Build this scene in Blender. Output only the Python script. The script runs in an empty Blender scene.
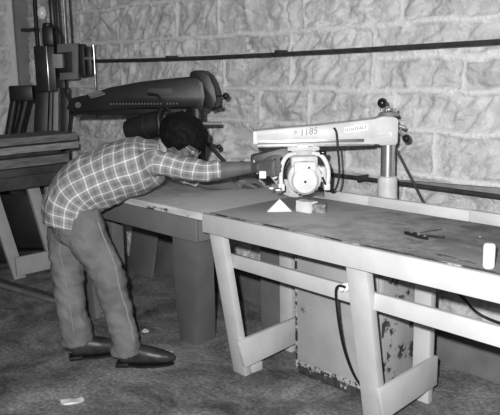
import bpy, bmesh, math, random
import numpy as np
from mathutils import Vector as V3, Matrix, noise
R = math.radians
random.seed(7); rng = np.random.default_rng(11)
C = bpy.context.scene.collection
sc = bpy.context.scene

# ---------------------------------------------------------------- camera
F = 708.5; H = 1.5
RT = V3((0.68450644, 0.72875142, -0.01929537)).normalized()
FW = V3((-0.71748383, 0.66876345, -0.19486508)).normalized()
UP = RT.cross(FW).normalized()
RT = FW.cross(UP).normalized()
CP = V3((0, 0, H))
cam = bpy.data.cameras.new('camera'); co = bpy.data.objects.new('camera', cam); C.objects.link(co)
cam.sensor_fit = 'HORIZONTAL'; cam.sensor_width = 36; cam.lens = 36 * F / 500
m = Matrix((RT, UP, -FW)).transposed().to_4x4(); m.translation = CP
co.matrix_world = m; sc.camera = co
cam.clip_start = .02

def ray(px, py): return RT * ((px - 250) / F) - UP * ((py - 207.5) / F) + FW
def U(px, py, ax, c):
    i = 'xyz'.index(ax); d = ray(px, py); return CP + d * ((c - CP[i]) / d[i])

# ---------------------------------------------------------------- materials
def mat(name, v, rough=.7, var=.0, scale=6, bump=0, bscale=60, metal=0, spec=.3, dark=None, dthr=.6, dscale=12, dval=.03, stretch=None, det=6, vshift=0.):
    """grey procedural paint / wood / metal: value noise, worn patches, bump"""
    M = bpy.data.materials.new(name); M.use_nodes = True; nt = M.node_tree; N = nt.nodes; Lk = nt.links
    b = N['Principled BSDF']; b.inputs['Roughness'].default_value = rough; b.inputs['Metallic'].default_value = metal
    b.inputs['Specular IOR Level'].default_value = spec
    tc = N.new('ShaderNodeTexCoord'); src = tc.outputs['Object']
    if stretch:
        mp = N.new('ShaderNodeMapping'); mp.inputs['Scale'].default_value = stretch; Lk.new(src, mp.inputs[0]); src = mp.outputs[0]
    col = None
    n1 = N.new('ShaderNodeTexNoise'); n1.inputs['Scale'].default_value = scale; n1.inputs['Detail'].default_value = det; Lk.new(src, n1.inputs[0])
    r = N.new('ShaderNodeValToRGB'); Lk.new(n1.outputs['Fac'], r.inputs[0])
    lo = max(0, v * (1 - var)); hi = min(1, v * (1 + var))
    r.color_ramp.elements[0].position = .33; r.color_ramp.elements[1].position = .67
    r.color_ramp.elements[0].color = (lo, lo, lo, 1); r.color_ramp.elements[1].color = (hi, hi, hi, 1)
    col = r.outputs[0]
    if dark:
        n2 = N.new('ShaderNodeTexNoise'); n2.inputs['Scale'].default_value = dscale; n2.inputs['Detail'].default_value = 8; n2.inputs['Roughness'].default_value = .65; Lk.new(src, n2.inputs[0])
        r2 = N.new('ShaderNodeValToRGB'); Lk.new(n2.outputs['Fac'], r2.inputs[0])
        r2.color_ramp.elements[0].position = dthr; r2.color_ramp.elements[1].position = dthr + .04
        r2.color_ramp.elements[0].color = (0, 0, 0, 1); r2.color_ramp.elements[1].color = (1, 1, 1, 1)
        mx = N.new('ShaderNodeMix'); mx.data_type = 'RGBA'; Lk.new(r2.outputs[0], mx.inputs[0]); Lk.new(col, mx.inputs[6])
        mx.inputs[7].default_value = (dval, dval, dval, 1); col = mx.outputs[2]
    Lk.new(col, b.inputs['Base Color'])
    if bump:
        n3 = N.new('ShaderNodeTexNoise'); n3.inputs['Scale'].default_value = bscale; n3.inputs['Detail'].default_value = 6; Lk.new(src, n3.inputs[0])
        bp = N.new('ShaderNodeBump'); bp.inputs['Strength'].default_value = 1; bp.inputs['Distance'].default_value = bump
        Lk.new(n3.outputs['Fac'], bp.inputs['Height']); Lk.new(bp.outputs[0], b.inputs['Normal'])
    return M

M_white = mat('white_bench_paint', .50, .55, .07, 9, .0008, 40, dark=True, dthr=.70, dscale=22, dval=.22)
M_worn = mat('worn_light_edge', .46, .7, .2, 20, .001, 60, dark=True, dthr=.58, dscale=26, dval=.05, stretch=(.35, 1, 1.6))
M_grey = mat('grey_stand_paint', .14, .6, .10, 7, .0004, 80, dark=True, dthr=.74, dscale=60, dval=.4)
M_darkmetal = mat('dark_machine_enamel', .013, .45, .3, 12, .0006, 60, spec=.5)
M_black = mat('black_rubber', .012, .5, .2, 20)
M_blackknob = mat('black_knob_plastic', .01, .15, .1, 20, spec=.6)
M_chrome = mat('bright_steel', .62, .28, .1, 30, metal=.9)
M_steel = mat('dull_steel', .35, .45, .2, 25, metal=.6)
M_saw = mat('pale_saw_enamel', .52, .4, .12, 14, .0005, 90, dark=True, dthr=.72, dscale=30, dval=.2)
M_saw2 = mat('white_saw_enamel', .66, .4, .1, 14, .0004, 90, dark=True, dthr=.73, dscale=40, dval=.2)
M_plate = mat('white_plate', .85, .5)
M_ink = mat('black_ink', .02, .6)
M_pencil = mat('grey_marker', .24, .8)
def surface_mat(name, cx, cy, rad, lo, hi):
    """worn dark plywood with pale sawdust lying about the point (cx, cy)"""
    M = mat(name, lo, .85, .35, 6, .0015, 70, dark=True, dthr=.60, dscale=6, dval=.07, stretch=(.6, 1.5, 1), spec=.12, det=10)
    nt = M.node_tree; N = nt.nodes; Lk = nt.links; b = N['Principled BSDF']; old = b.inputs['Base Color'].links[0].from_socket
    tc = N.new('ShaderNodeTexCoord'); mp = N.new('ShaderNodeMapping'); mp.inputs['Location'].default_value = (-cx, -cy, 0); Lk.new(tc.outputs['Object'], mp.inputs[0])
    m2 = N.new('ShaderNodeMapping'); m2.inputs['Scale'].default_value = (1, 1.2, 0); Lk.new(mp.outputs[0], m2.inputs[0])
    ln = N.new('ShaderNodeVectorMath'); ln.operation = 'LENGTH'; Lk.new(m2.outputs[0], ln.inputs[0])
    n = N.new('ShaderNodeTexNoise'); n.inputs['Scale'].default_value = 11; n.inputs['Detail'].default_value = 10; n.inputs['Roughness'].default_value = .7; Lk.new(tc.outputs['Object'], n.inputs[0])
    ma = N.new('ShaderNodeMath'); ma.operation = 'MULTIPLY_ADD'; ma.inputs[1].default_value = -1.5 * rad; Lk.new(n.outputs['Fac'], ma.inputs[0]); Lk.new(ln.outputs['Value'], ma.inputs[2])
    mr = N.new('ShaderNodeMapRange'); mr.inputs['From Min'].default_value = -.25 * rad; mr.inputs['From Max'].default_value = .45 * rad; mr.inputs['To Min'].default_value = .85; mr.inputs['To Max'].default_value = 0; Lk.new(ma.outputs[0], mr.inputs[0])
    mx = N.new('ShaderNodeMix'); mx.data_type = 'RGBA'; Lk.new(mr.outputs[0], mx.inputs[0]); Lk.new(old, mx.inputs[6]); mx.inputs[7].default_value = (hi, hi, hi, 1); Lk.new(mx.outputs[2], b.inputs['Base Color'])
    return M
M_surface = surface_mat('worn_plywood_top', -.98, .05, 1.0, .17, .52)
M_surface2 = surface_mat('worn_plywood_stand_top', .55, .05, .85, .22, .46)
M_stain = mat('splashed_sheet_metal', .34, .6, .12, 6, .0004, 60, dark=True, dthr=.55, dscale=15, dval=.04)
M_rust = mat('rust_flecked_edge', .36, .7, .2, 20, .0008, 60, dark=True, dthr=.50, dscale=30, dval=.03)
M_splint = mat('splintered_edge', .36, .9, .3, 40, .001, 80, dark=True, dthr=.50, dscale=24, dval=.05, stretch=(.3, 1, 1))
M_cab = mat('cabinet_sheet_metal', .35, .55, .1, 6, .0004, 60, dark=True, dthr=.70, dscale=16, dval=.05)
M_cabdark = mat('rusted_steel_plinth', .05, .8, .4, 30, .001, 60, dark=True, dthr=.62, dscale=30, dval=.45)
M_lumber = mat('raw_lumber', .15, .8, .35, 10, .001, 60, stretch=(6, .7, 6))
M_lumber2 = mat('pale_raw_lumber', .24, .8, .3, 10, .001, 60, stretch=(6, .7, 6))
M_oldwood = mat('dark_old_timber', .05, .85, .4, 8, .001, 60)
M_backbench = mat('grey_white_bench_paint', .36, .6, .1, 9)
M_pipe = mat('painted_steel_pipe', .035, .5, .3, 20)
M_paper = mat('pale_scrap', .6, .8, .15, 12)
M_cut = mat('fresh_cut_wood', .68, .7, .08, 25)
M_char = mat('rough_dark_bark', .2, .9, .5, 60, .003, 120)
M_skin = mat('skin', .11, .55, .12, 14, .0004, 200)
M_hair = mat('black_hair', .005, .7, .3, 60, .001, 160, spec=.12)
M_shoe = mat('dark_leather', .03, .4, .4, 14, .0008, 70, spec=.4)
M_glint = mat('light_metal_frame', .5, .3, .1, 20, metal=.7)
M_door = mat('dull_painted_jamb', .22, .8, .15, 5, .001, 30)
M_ceil = mat('ceiling_plaster', .35, .9, .1, 5)

# plaid shirt
def plaid_mat():
    M = bpy.data.materials.new('plaid_cotton'); M.use_nodes = True; nt = M.node_tree; N = nt.nodes; Lk = nt.links
    b = N['Principled BSDF']; b.inputs['Roughness'].default_value = .85; b.inputs['Specular IOR Level'].default_value = .1
    outs = []
    for a in ('plaid_u', 'plaid_v'):
        at = N.new('ShaderNodeAttribute'); at.attribute_name = a
        def stripe(per, w, off=0.):
            ad = N.new('ShaderNodeMath'); ad.operation = 'MULTIPLY_ADD'; ad.inputs[1].default_value = 1 / per; ad.inputs[2].default_value = 100.5 + off; Lk.new(at.outputs['Fac'], ad.inputs[0])
            fr = N.new('ShaderNodeMath'); fr.operation = 'FRACT'; Lk.new(ad.outputs[0], fr.inputs[0])
            sb = N.new('ShaderNodeMath'); sb.operation = 'SUBTRACT'; sb.inputs[1].default_value = .5; Lk.new(fr.outputs[0], sb.inputs[0])
            ab = N.new('ShaderNodeMath'); ab.operation = 'ABSOLUTE'; Lk.new(sb.outputs[0], ab.inputs[0])
            mr = N.new('ShaderNodeMapRange'); mr.inputs['From Min'].default_value = w * .6 / per; mr.inputs['From Max'].default_value = w / per; mr.inputs['To Min'].default_value = 1; mr.inputs['To Max'].default_value = 0
            Lk.new(ab.outputs[0], mr.inputs[0]); return mr.outputs[0]
        outs.append((stripe(.053, .0038), stripe(.053, .010, .5)))
    mx = N.new('ShaderNodeMath'); mx.operation = 'ADD'; Lk.new(outs[0][0], mx.inputs[0]); Lk.new(outs[1][0], mx.inputs[1])
    sf = N.new('ShaderNodeMath'); sf.operation = 'ADD'; Lk.new(outs[0][1], sf.inputs[0]); Lk.new(outs[1][1], sf.inputs[1])
    m2 = N.new('ShaderNodeMath'); m2.operation = 'MULTIPLY'; m2.inputs[1].default_value = -.05; Lk.new(sf.outputs[0], m2.inputs[0])
    m3 = N.new('ShaderNodeMath'); m3.operation = 'MULTIPLY_ADD'; m3.inputs[1].default_value = .26; m3.inputs[2].default_value = .27; m3.use_clamp = False; Lk.new(mx.outputs[0], m3.inputs[0])
    m4 = N.new('ShaderNodeMath'); m4.operation = 'ADD'; Lk.new(m3.outputs[0], m4.inputs[0]); Lk.new(m2.outputs[0], m4.inputs[1])
    cb = N.new('ShaderNodeCombineColor')
    for i in range(3): Lk.new(m4.outputs[0], cb.inputs[i])
    Lk.new(cb.outputs[0], b.inputs['Base Color'])
    tc = N.new('ShaderNodeTexCoord'); n3 = N.new('ShaderNodeTexNoise'); n3.inputs['Scale'].default_value = 22; n3.inputs['Detail'].default_value = 4; Lk.new(tc.outputs['Object'], n3.inputs[0])
    bp = N.new('ShaderNodeBump'); bp.inputs['Distance'].default_value = .008; Lk.new(n3.outputs['Fac'], bp.inputs['Height']); Lk.new(bp.outputs[0], b.inputs['Normal'])
    return M
M_shirt = plaid_mat()
M_jeans = mat('worn_denim', .15, .85, .22, 9, .0035, 70, spec=.1, det=6)
M_seam = mat('faded_denim_seam', .24, .85, .1, 30)

# ---------------------------------------------------------------- mesh builder
class G:
    def __init__(s): s.v = []; s.f = []
    def add(s, vs, fs):
        o = len(s.v); s.v += [V3(p) for p in vs]; s.f += [[i + o for i in f] for f in fs]; return s
    def bm(s, b, mw=None):
        b.verts.index_update(); s.add([(mw @ v.co) if mw else v.co for v in b.verts], [[v.index for v in f.verts] for f in b.faces]); b.free(); return s
    def box(s, x0, x1, y0, y1, z0, z1, bev=.003, mw=None):
        b = bmesh.new(); bmesh.ops.create_cube(b, size=1)
        for v in b.verts: v.co = V3(((x0 + x1) / 2 + v.co.x * (x1 - x0), (y0 + y1) / 2 + v.co.y * (y1 - y0), (z0 + z1) / 2 + v.co.z * (z1 - z0)))
        if bev: bmesh.ops.bevel(b, geom=list(b.edges), offset=min(bev, .45 * min(abs(x1 - x0), abs(y1 - y0), abs(z1 - z0))), segments=2, affect='EDGES', profile=.5)
        return s.bm(b, mw)
    def hexa(s, p, bev=.003):          # 8 points: bottom 4 (ccw), top 4
        b = bmesh.new(); vs = [b.verts.new(V3(q)) for q in p]
        for f in ((0, 3, 2, 1), (4, 5, 6, 7), (0, 1, 5, 4), (1, 2, 6, 5), (2, 3, 7, 6), (3, 0, 4, 7)): b.faces.new([vs[i] for i in f])
        if bev: bmesh.ops.bevel(b, geom=list(b.edges), offset=bev, segments=2, affect='EDGES', profile=.5)
        return s.bm(b)
    def prism(s, outline, y0, y1, bev=.003, mw=None):   # outline in (x,z), extruded in y
        b = bmesh.new(); a = [b.verts.new((x, y0, z)) for x, z in outline]; c = [b.verts.new((x, y1, z)) for x, z in outline]
        n = len(a); b.faces.new(a); b.faces.new(c[::-1])
        for i in range(n): b.faces.new([a[i], c[i], c[(i + 1) % n], a[(i + 1) % n]])
        bmesh.ops.recalc_face_normals(b, faces=b.faces)
        if bev: bmesh.ops.bevel(b, geom=[e for e in b.edges], offset=bev, segments=2, affect='EDGES', profile=.5)
        return s.bm(b, mw)
    def tube(s, pts, r, seg=12, cap=True, side=None):
        """r: number, or list of radii, or list of (rn, rb)"""
        pts = [V3(p) for p in pts]; n = len(pts)
        if not isinstance(r, (list, tuple)): r = [r] * n
        ring = []; prev = None
        for i, p in enumerate(pts):
            t = (pts[min(i + 1, n - 1)] - pts[max(i - 1, 0)]).normalized()
            if side is not None: bb = (V3(side) - t * V3(side).dot(t)).normalized()
            elif prev is None:
                h = V3((0, 0, 1)) if abs(t.z) < .9 else V3((1, 0, 0)); bb = t.cross(h).normalized()
            else: bb = (prev - t * prev.dot(t)).normalized()
            prev = bb; nn = bb.cross(t).normalized()
            ra = r[i] if isinstance(r[i], (list, tuple)) else (r[i], r[i])
            ring.append([p + nn * (ra[0] * math.cos(2 * math.pi * k / seg)) + bb * (ra[1] * math.sin(2 * math.pi * k / seg)) for k in range(seg)])
        vs = [q for rr in ring for q in rr]; fs = []
        for i in range(n - 1):
            for k in range(seg):
                fs.append([i * seg + k, i * seg + (k + 1) % seg, (i + 1) * seg + (k + 1) % seg, (i + 1) * seg + k])
        if cap: fs.append(list(range(seg))[::-1]); fs.append([(n - 1) * seg + k for k in range(seg)])
        return s.add(vs, fs)
    def cyl(s, a, b, r0, r1=None, seg=24, bev=.0):
        r1 = r0 if r1 is None else r1; a = V3(a); b = V3(b); d = (b - a)
        if bev and d.length > 2.2 * bev:
            u = d.normalized() * bev
            return s.tube([a, a + u * .3, a + u, b - u, b - u * .3, b], [r0 - bev, r0 - bev * .3, r0, r1, r1 - bev * .3, r1 - bev], seg)
        return s.tube([a, b], [r0, r1], seg)
    def ell(s, c, r, mw=None, seg=20, rings=12):
        b = bmesh.new(); bmesh.ops.create_uvsphere(b, u_segments=seg, v_segments=rings, radius=1)
        if not isinstance(r, (list, tuple)): r = (r, r, r)
        for v in b.verts: v.co = V3((v.co.x * r[0] + c[0], v.co.y * r[1] + c[1], v.co.z * r[2] + c[2]))
        return s.bm(b, mw)
    def mesh(s, name, off=None, mw=None):
        me = bpy.data.meshes.new(name)
        vs = [(mw @ v) if mw else v for v in s.v]
        if off is not None: vs = [v - off for v in vs]
        me.from_pydata([tuple(v) for v in vs], [], s.f); me.update()
        b = bmesh.new(); b.from_mesh(me); bmesh.ops.recalc_face_normals(b, faces=b.faces); b.to_mesh(me); b.free()
        return me

def smooth(me, ang=40):
    me.shade_smooth()
    try: me.set_sharp_from_angle(angle=R(ang))
    except Exception: pass

OFF = {}      # world offset of the frame in which meshes of a thing are written
def obj(name, g, m, parent=None, ang=40):
    off = V3((0, 0, 0))
    if parent is not None: off = OFF.get(parent.name, off)
    me = g.mesh(name, off) if isinstance(g, G) else g
    smooth(me, ang); me.materials.append(m)
    o = bpy.data.objects.new(name, me); C.objects.link(o)
    if parent is not None:
        o.parent = parent; OFF[o.name] = off
    return o
def tag(o, label, cat, group=None, kind=None):
    if label: o['label'] = label
    if cat: o['category'] = cat
    if group: o['group'] = group
    if kind: o['kind'] = kind
    return o
def thing(name, label, cat, loc, rotz=0, group=None, world=True):
    """Empty at the base.  world=True: part meshes are written in world coordinates (rotz must be 0)."""
    o = bpy.data.objects.new(name, None); C.objects.link(o); o.location = loc; o.rotation_euler = (0, 0, rotz); o.empty_display_size = .1
    OFF[o.name] = V3(loc) if world else V3((0, 0, 0))
    return tag(o, label, cat, group)
def single(name, g, m, label, cat, group=None, loc=None, ang=40):
    vs = g.v; lo = V3([min(v[i] for v in vs) for i in range(3)]); hi = V3([max(v[i] for v in vs) for i in range(3)])
    base = V3(loc) if loc else V3(((lo.x + hi.x) / 2, (lo.y + hi.y) / 2, lo.z))
    me = g.mesh(name, base); smooth(me, ang); me.materials.append(m)
    o = bpy.data.objects.new(name, me); C.objects.link(o); o.location = base
    return tag(o, label, cat, group)
def part_label(o, s): o['label'] = s; return o
def copy_tree(o, parent=None):
    c = o.copy(); C.objects.link(c)
    if parent is not None: c.parent = parent
    for ch in list(o.children): copy_tree(ch, c)
    return c

# ---------------------------------------------------------------- stone wall (real relief)
def vnoise(x, z, seed):
    xi = np.floor(x).astype(int); zi = np.floor(z).astype(int); fx = x - xi; fz = z - zi
    fx = fx * fx * (3 - 2 * fx); fz = fz * fz * (3 - 2 * fz)
    def h(a, b):
        n = (a * 374761393 + b * 668265263 + seed * 982451653) & 0x7fffffff
        n = ((n ^ (n >> 13)) * 1274126177) & 0x7fffffff
        return ((n ^ (n >> 16)) & 0xffff) / 65535.
    return (h(xi, zi) * (1 - fx) + h(xi + 1, zi) * fx) * (1 - fz) + (h(xi, zi + 1) * (1 - fx) + h(xi + 1, zi + 1) * fx) * fz
def fbm(x, z, seed, o=5):
    s = 0; a = .5
    for i in range(o): s = s + a * vnoise(x * 2 ** i, z * 2 ** i, seed + i * 17); a *= .5
    return s
def stone_heights(X, Z, blocks, seed):
    Hh = np.zeros_like(X); mortar = np.ones_like(X); tint = np.full_like(X, .5)
    wx = (fbm(X * 5, Z * 5, seed) - .5) * .05; wz = (fbm(X * 4, Z * 4, seed + 5) - .5) * .045
    Xw = X + wx; Zw = Z + wz
    for bi, (x0, x1, z0, z1) in enumerate(blocks):
        m = (Xw >= x0) & (Xw < x1) & (Zw >= z0) & (Zw < z1)
        if not m.any(): continue
        x = Xw[m]; z = Zw[m]
        dv = np.minimum(x - x0, x1 - x); dh = np.minimum(z - z0, z1 - z)
        d = np.minimum(dv - .010, dh - .012)
        d = np.maximum(d, -.02)
        cx = (x0 + x1) / 2; cz = (z0 + z1) / 2
        h = np.full_like(x, .055)
        for k in range(9):
            a = rng.uniform(0, 2 * math.pi); t = rng.uniform(.15, .75); px = rng.uniform(x0, x1); pz = rng.uniform(z0, z1)
            h = np.minimum(h, .050 + rng.uniform(-.012, .014) - t * ((x - px) * math.cos(a) + (z - pz) * math.sin(a)) * rng.choice([.5, 1]))
        h = np.maximum(h, .006)
        # conchoidal scallops
        n = fbm(x * 7 + bi * 3.1, z * 11, seed + bi, 5)
        r2 = 1 - np.abs(2 * fbm(x * 6 + z * 3 + bi, z * 9 - x * 2, seed + 90 + bi, 4) - 1)
        r3 = np.abs(2 * fbm(x * 9 - z * 7 + bi, z * 13 + x * 5, seed + 190 + bi, 3) - 1)
        ca, sa = math.cos(.45 + .3 * (bi % 5) - .6), math.sin(.45 + .3 * (bi % 5) - .6); u_ = x * ca + z * sa; w_ = -x * sa + z * ca
        r2 = 1 - np.abs(2 * fbm(u_ * 3.2 + bi, w_ * 9, seed + 90 + bi, 4) - 1); r3 = np.abs(2 * fbm(u_ * 4 + bi, w_ * 15, seed + 190 + bi, 4) - 1)
        h = h + (n - .5) * .06 + (r2 - .75) * .075 + (r3 - .3) * .045 + (fbm(x * 40, z * 40, seed + 3, 3) - .45) * .009
        e = np.clip(d / .014, 0, 1); e = e * e * (3 - 2 * e)
        Hh[m] = .008 * (1 - e) + e * np.clip(h + .012, .006, .098)
        mortar[m] = np.where(dh < dv, 1, .85) * (1 - np.clip(d / .005, 0, 1))
        tint[m] = rng.uniform(.2, .8)
    Hh = Hh + mortar * (.004 * fbm(X * 50, Z * 50, seed + 8, 2) + .022)
    return Hh, mortar, tint
def rnd_row(x0, x1, z0, z1, lo=.4, hi=.9):
    out = []; x = x0
    while x < x1:
        w = rng.uniform(lo, hi); out.append((x, min(x + w, x1 + .01), z0, z1)); x += w
    return out
def cuts(js, z0, z1): return [(a, b, z0, z1) for a, b in zip(js[:-1], js[1:])]
XL, XR = -6.75, -.35
blocks = []
for z0, z1 in ((-.05, .22), (.22, .45), (.45, .69)): blocks += rnd_row(XL - .3, XR + .3, z0, z1)
blocks += rnd_row(XL - .3, XR + .3, .69, .93, .5, 1.1)
blocks += rnd_row(XL - .3, -3.7, .93, 1.163, .5, 1.0) + cuts([-3.69, -3.21, -2.5, -1.95, -1.0, XR + .3], .93, 1.163)
blocks += cuts([XL - .3, -6.1, -5.6, -5.0, -4.45, -3.95, -3.21, -2.785, -2.19, -1.35, XR + .3], 1.163, 1.366)
blocks += cuts([XL - .3, -6.2, -5.4, -4.72], 1.366, 1.70) + [(-4.72, -4.07, 1.366, 1.57), (-4.72, -3.78, 1.57, 1.70), (-4.07, -3.53, 1.366, 1.57), (-3.78, -2.93, 1.57, 1.70), (-3.53, -2.93, 1.366, 1.57), (-2.93, -2.34, 1.366, 1.70)]
blocks += cuts([-2.32, -1.80, -1.25, -.7, XR + .3], 1.366, 1.53) + cuts([-2.32, -1.3, XR + .3], 1.545, 1.70)
blocks += cuts([XL - .3, -6.0, -5.3, -4.75, -4.0, -3.57, -2.95, -2.82, -2.16, -1.45, XR + .3], 1.70, 1.96)
for z0, z1 in ((1.96, 2.2), (2.2, 2.42), (2.42, 2.7), (2.7, 2.95)): blocks += rnd_row(XL - .3, XR + .3, z0, z1)

def stone_mat():
    M = bpy.data.materials.new('rock_faced_stone'); M.use_nodes = True; nt = M.node_tree; N = nt.nodes; Lk = nt.links
    b = N['Principled BSDF']; b.inputs['Roughness'].default_value = .85; b.inputs['Specular IOR Level'].default_value = .25
    tc = N.new('ShaderNodeTexCoord')
    n = N.new('ShaderNodeTexNoise'); n.inputs['Scale'].default_value = 9; n.inputs['Detail'].default_value = 10; n.inputs['Roughness'].default_value = .7; Lk.new(tc.outputs['Object'], n.inputs[0])
    r = N.new('ShaderNodeValToRGB'); Lk.new(n.outputs['Fac'], r.inputs[0])
    r.color_ramp.elements[0].position = .3; r.color_ramp.elements[1].position = .7
    r.color_ramp.elements[0].color = (.50, .50, .50, 1); r.color_ramp.elements[1].color = (.86, .86, .86, 1)
    at = N.new('ShaderNodeAttribute'); at.attribute_name = 'tint'
    mu = N.new('ShaderNodeMath'); mu.operation = 'MULTIPLY_ADD'; mu.inputs[1].default_value = .3; mu.inputs[2].default_value = .85; Lk.new(at.outputs['Fac'], mu.inputs[0])
    vm = N.new('ShaderNodeVectorMath'); vm.operation = 'SCALE'; Lk.new(r.outputs[0], vm.inputs[0]); Lk.new(mu.outputs[0], vm.inputs['Scale'])
    mo = N.new('ShaderNodeAttribute'); mo.attribute_name = 'mortar'
    mx = N.new('ShaderNodeMix'); mx.data_type = 'RGBA'; Lk.new(mo.outputs['Fac'], mx.inputs[0]); Lk.new(vm.outputs[0], mx.inputs[6]); mx.inputs[7].default_value = (.86, .86, .86, 1)
    # chalky drips of old whitewash
    n4 = N.new('ShaderNodeTexNoise'); n4.inputs['Scale'].default_value = 26; n4.inputs['Detail'].default_value = 6; Lk.new(tc.outputs['Object'], n4.inputs[0])
    sp = N.new('ShaderNodeSeparateXYZ'); Lk.new(tc.outputs['Object'], sp.inputs[0])
    dx = N.new('ShaderNodeMath'); dx.operation = 'ADD'; dx.inputs[1].default_value = 3.33; Lk.new(sp.outputs[0], dx.inputs[0])
    ab = N.new('ShaderNodeMath'); ab.operation = 'ABSOLUTE'; Lk.new(dx.outputs[0], ab.inputs[0])
    mr = N.new('ShaderNodeMapRange'); mr.inputs['From Min'].default_value = .02; mr.inputs['From Max'].default_value = .16; mr.inputs['To Min'].default_value = .14; mr.inputs['To Max'].default_value = -.2; Lk.new(ab.outputs[0], mr.inputs[0])
    ad = N.new('ShaderNodeMath'); ad.operation = 'ADD'; Lk.new(mr.outputs[0], ad.inputs[0]); Lk.new(n4.outputs['Fac'], ad.inputs[1])
    gt = N.new('ShaderNodeMapRange'); gt.inputs['From Min'].default_value = .66; gt.inputs['From Max'].default_value = .70; Lk.new(ad.outputs[0], gt.inputs[0])
    m2 = N.new('ShaderNodeMix'); m2.data_type = 'RGBA'; Lk.new(gt.outputs[0], m2.inputs[0]); Lk.new(mx.outputs[2], m2.inputs[6]); m2.inputs[7].default_value = (.95, .95, .95, 1)
    Lk.new(m2.outputs[2], b.inputs['Base Color'])
    n3 = N.new('ShaderNodeTexNoise'); n3.inputs['Scale'].default_value = 45; n3.inputs['Detail'].default_value = 8; n3.inputs['Roughness'].default_value = .7; Lk.new(tc.outputs['Object'], n3.inputs[0])
    bp = N.new('ShaderNodeBump'); bp.inputs['Distance'].default_value = .02; Lk.new(n3.outputs['Fac'], bp.inputs['Height']); Lk.new(bp.outputs[0], b.inputs['Normal'])
    return M
M_stone = stone_mat()
def stone_wall(name, a, b, zt, blocks, seed, step, fn):
    nx = int((b - a) / step) + 1; nz = int(zt / step) + 1
    xs = np.linspace(a, b, nx); zs = np.linspace(0, zt, nz); X, Z = np.meshgrid(xs, zs)
    Hh, mo, ti = stone_heights(X, Z, blocks, seed)
    P = fn(X.ravel(), Hh.ravel(), Z.ravel())
    me = bpy.data.meshes.new(name)
    i = np.arange(nx * nz).reshape(nz, nx); q = np.stack([i[:-1, :-1], i[:-1, 1:], i[1:, 1:], i[1:, :-1]], -1).reshape(-1, 4)
    # back slab
    n0 = nx * nz
    c = fn(np.array([a, b, b, a]), np.full(4, -.2), np.array([0, 0, zt, zt]))
    P = np.vstack([P, c])
    top = list(i[-1]); bot = list(i[0]); lf = list(i[:, 0]); rt = list(i[:, -1])
    faces = q.tolist() + [[n0 + 3, n0 + 2, n0 + 1, n0], top + [n0 + 2, n0 + 3], bot[::-1] + [n0, n0 + 1], lf + [n0 + 3, n0], rt[::-1] + [n0 + 1, n0 + 2]]
    me.from_pydata(P.tolist(), [], faces)
    for nme, arr, fill in (('mortar', mo, 0), ('tint', ti, .5)):
        at = me.attributes.new(nme, 'FLOAT', 'POINT'); at.data.foreach_set('value', np.append(arr.ravel(), [fill] * 4).astype(np.float32))
    me.shade_smooth(); me.materials.append(M_stone)
    o = bpy.data.objects.new(name, me); C.objects.link(o); o['kind'] = 'structure'; return o
stone_wall('wall_back', XL, XR, 2.75, blocks, 3, .0105, lambda x, h, z: np.stack([x, 3.105 - h, z], -1))
sb = []
for z0, z1 in ((-.05, .3), (.3, .6), (.6, .93), (.93, 1.2), (1.2, 1.45), (1.45, 1.7), (1.7, 2.0), (2.0, 2.3), (2.3, 2.8)): sb += rnd_row(1.0, 2.9, z0, z1, .25, .6)
stone_wall('wall_left', 1.6, 2.965, 2.75, sb, 41, .015, lambda x, h, z: np.stack([-6.28 + h, x, z], -1))

def struct(name, g, m):
    o = obj(name, g, m); o['kind'] = 'structure'; return o
struct('trim_1', G().box(-6.35, -6.22, 2.97, 3.09, 0, 2.75, .004), M_door)
struct('trim_2', G().hexa([(-4.42, 2.985, 0), (-.35, 2.985, 0), (-.35, 3.10, 0), (-4.42, 3.10, 0), (-4.40, 3.0, .24), (-.35, 3.0, .24), (-.35, 3.10, .24), (-4.40, 3.10, .24)], .006), mat('plain_concrete_footing', .15, .85, .25, 4, .003, 40))
struct('ceiling', G().box(-6.75, 1.5, -1.5, 3.3, 2.76, 2.86, 0), M_ceil)

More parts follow.
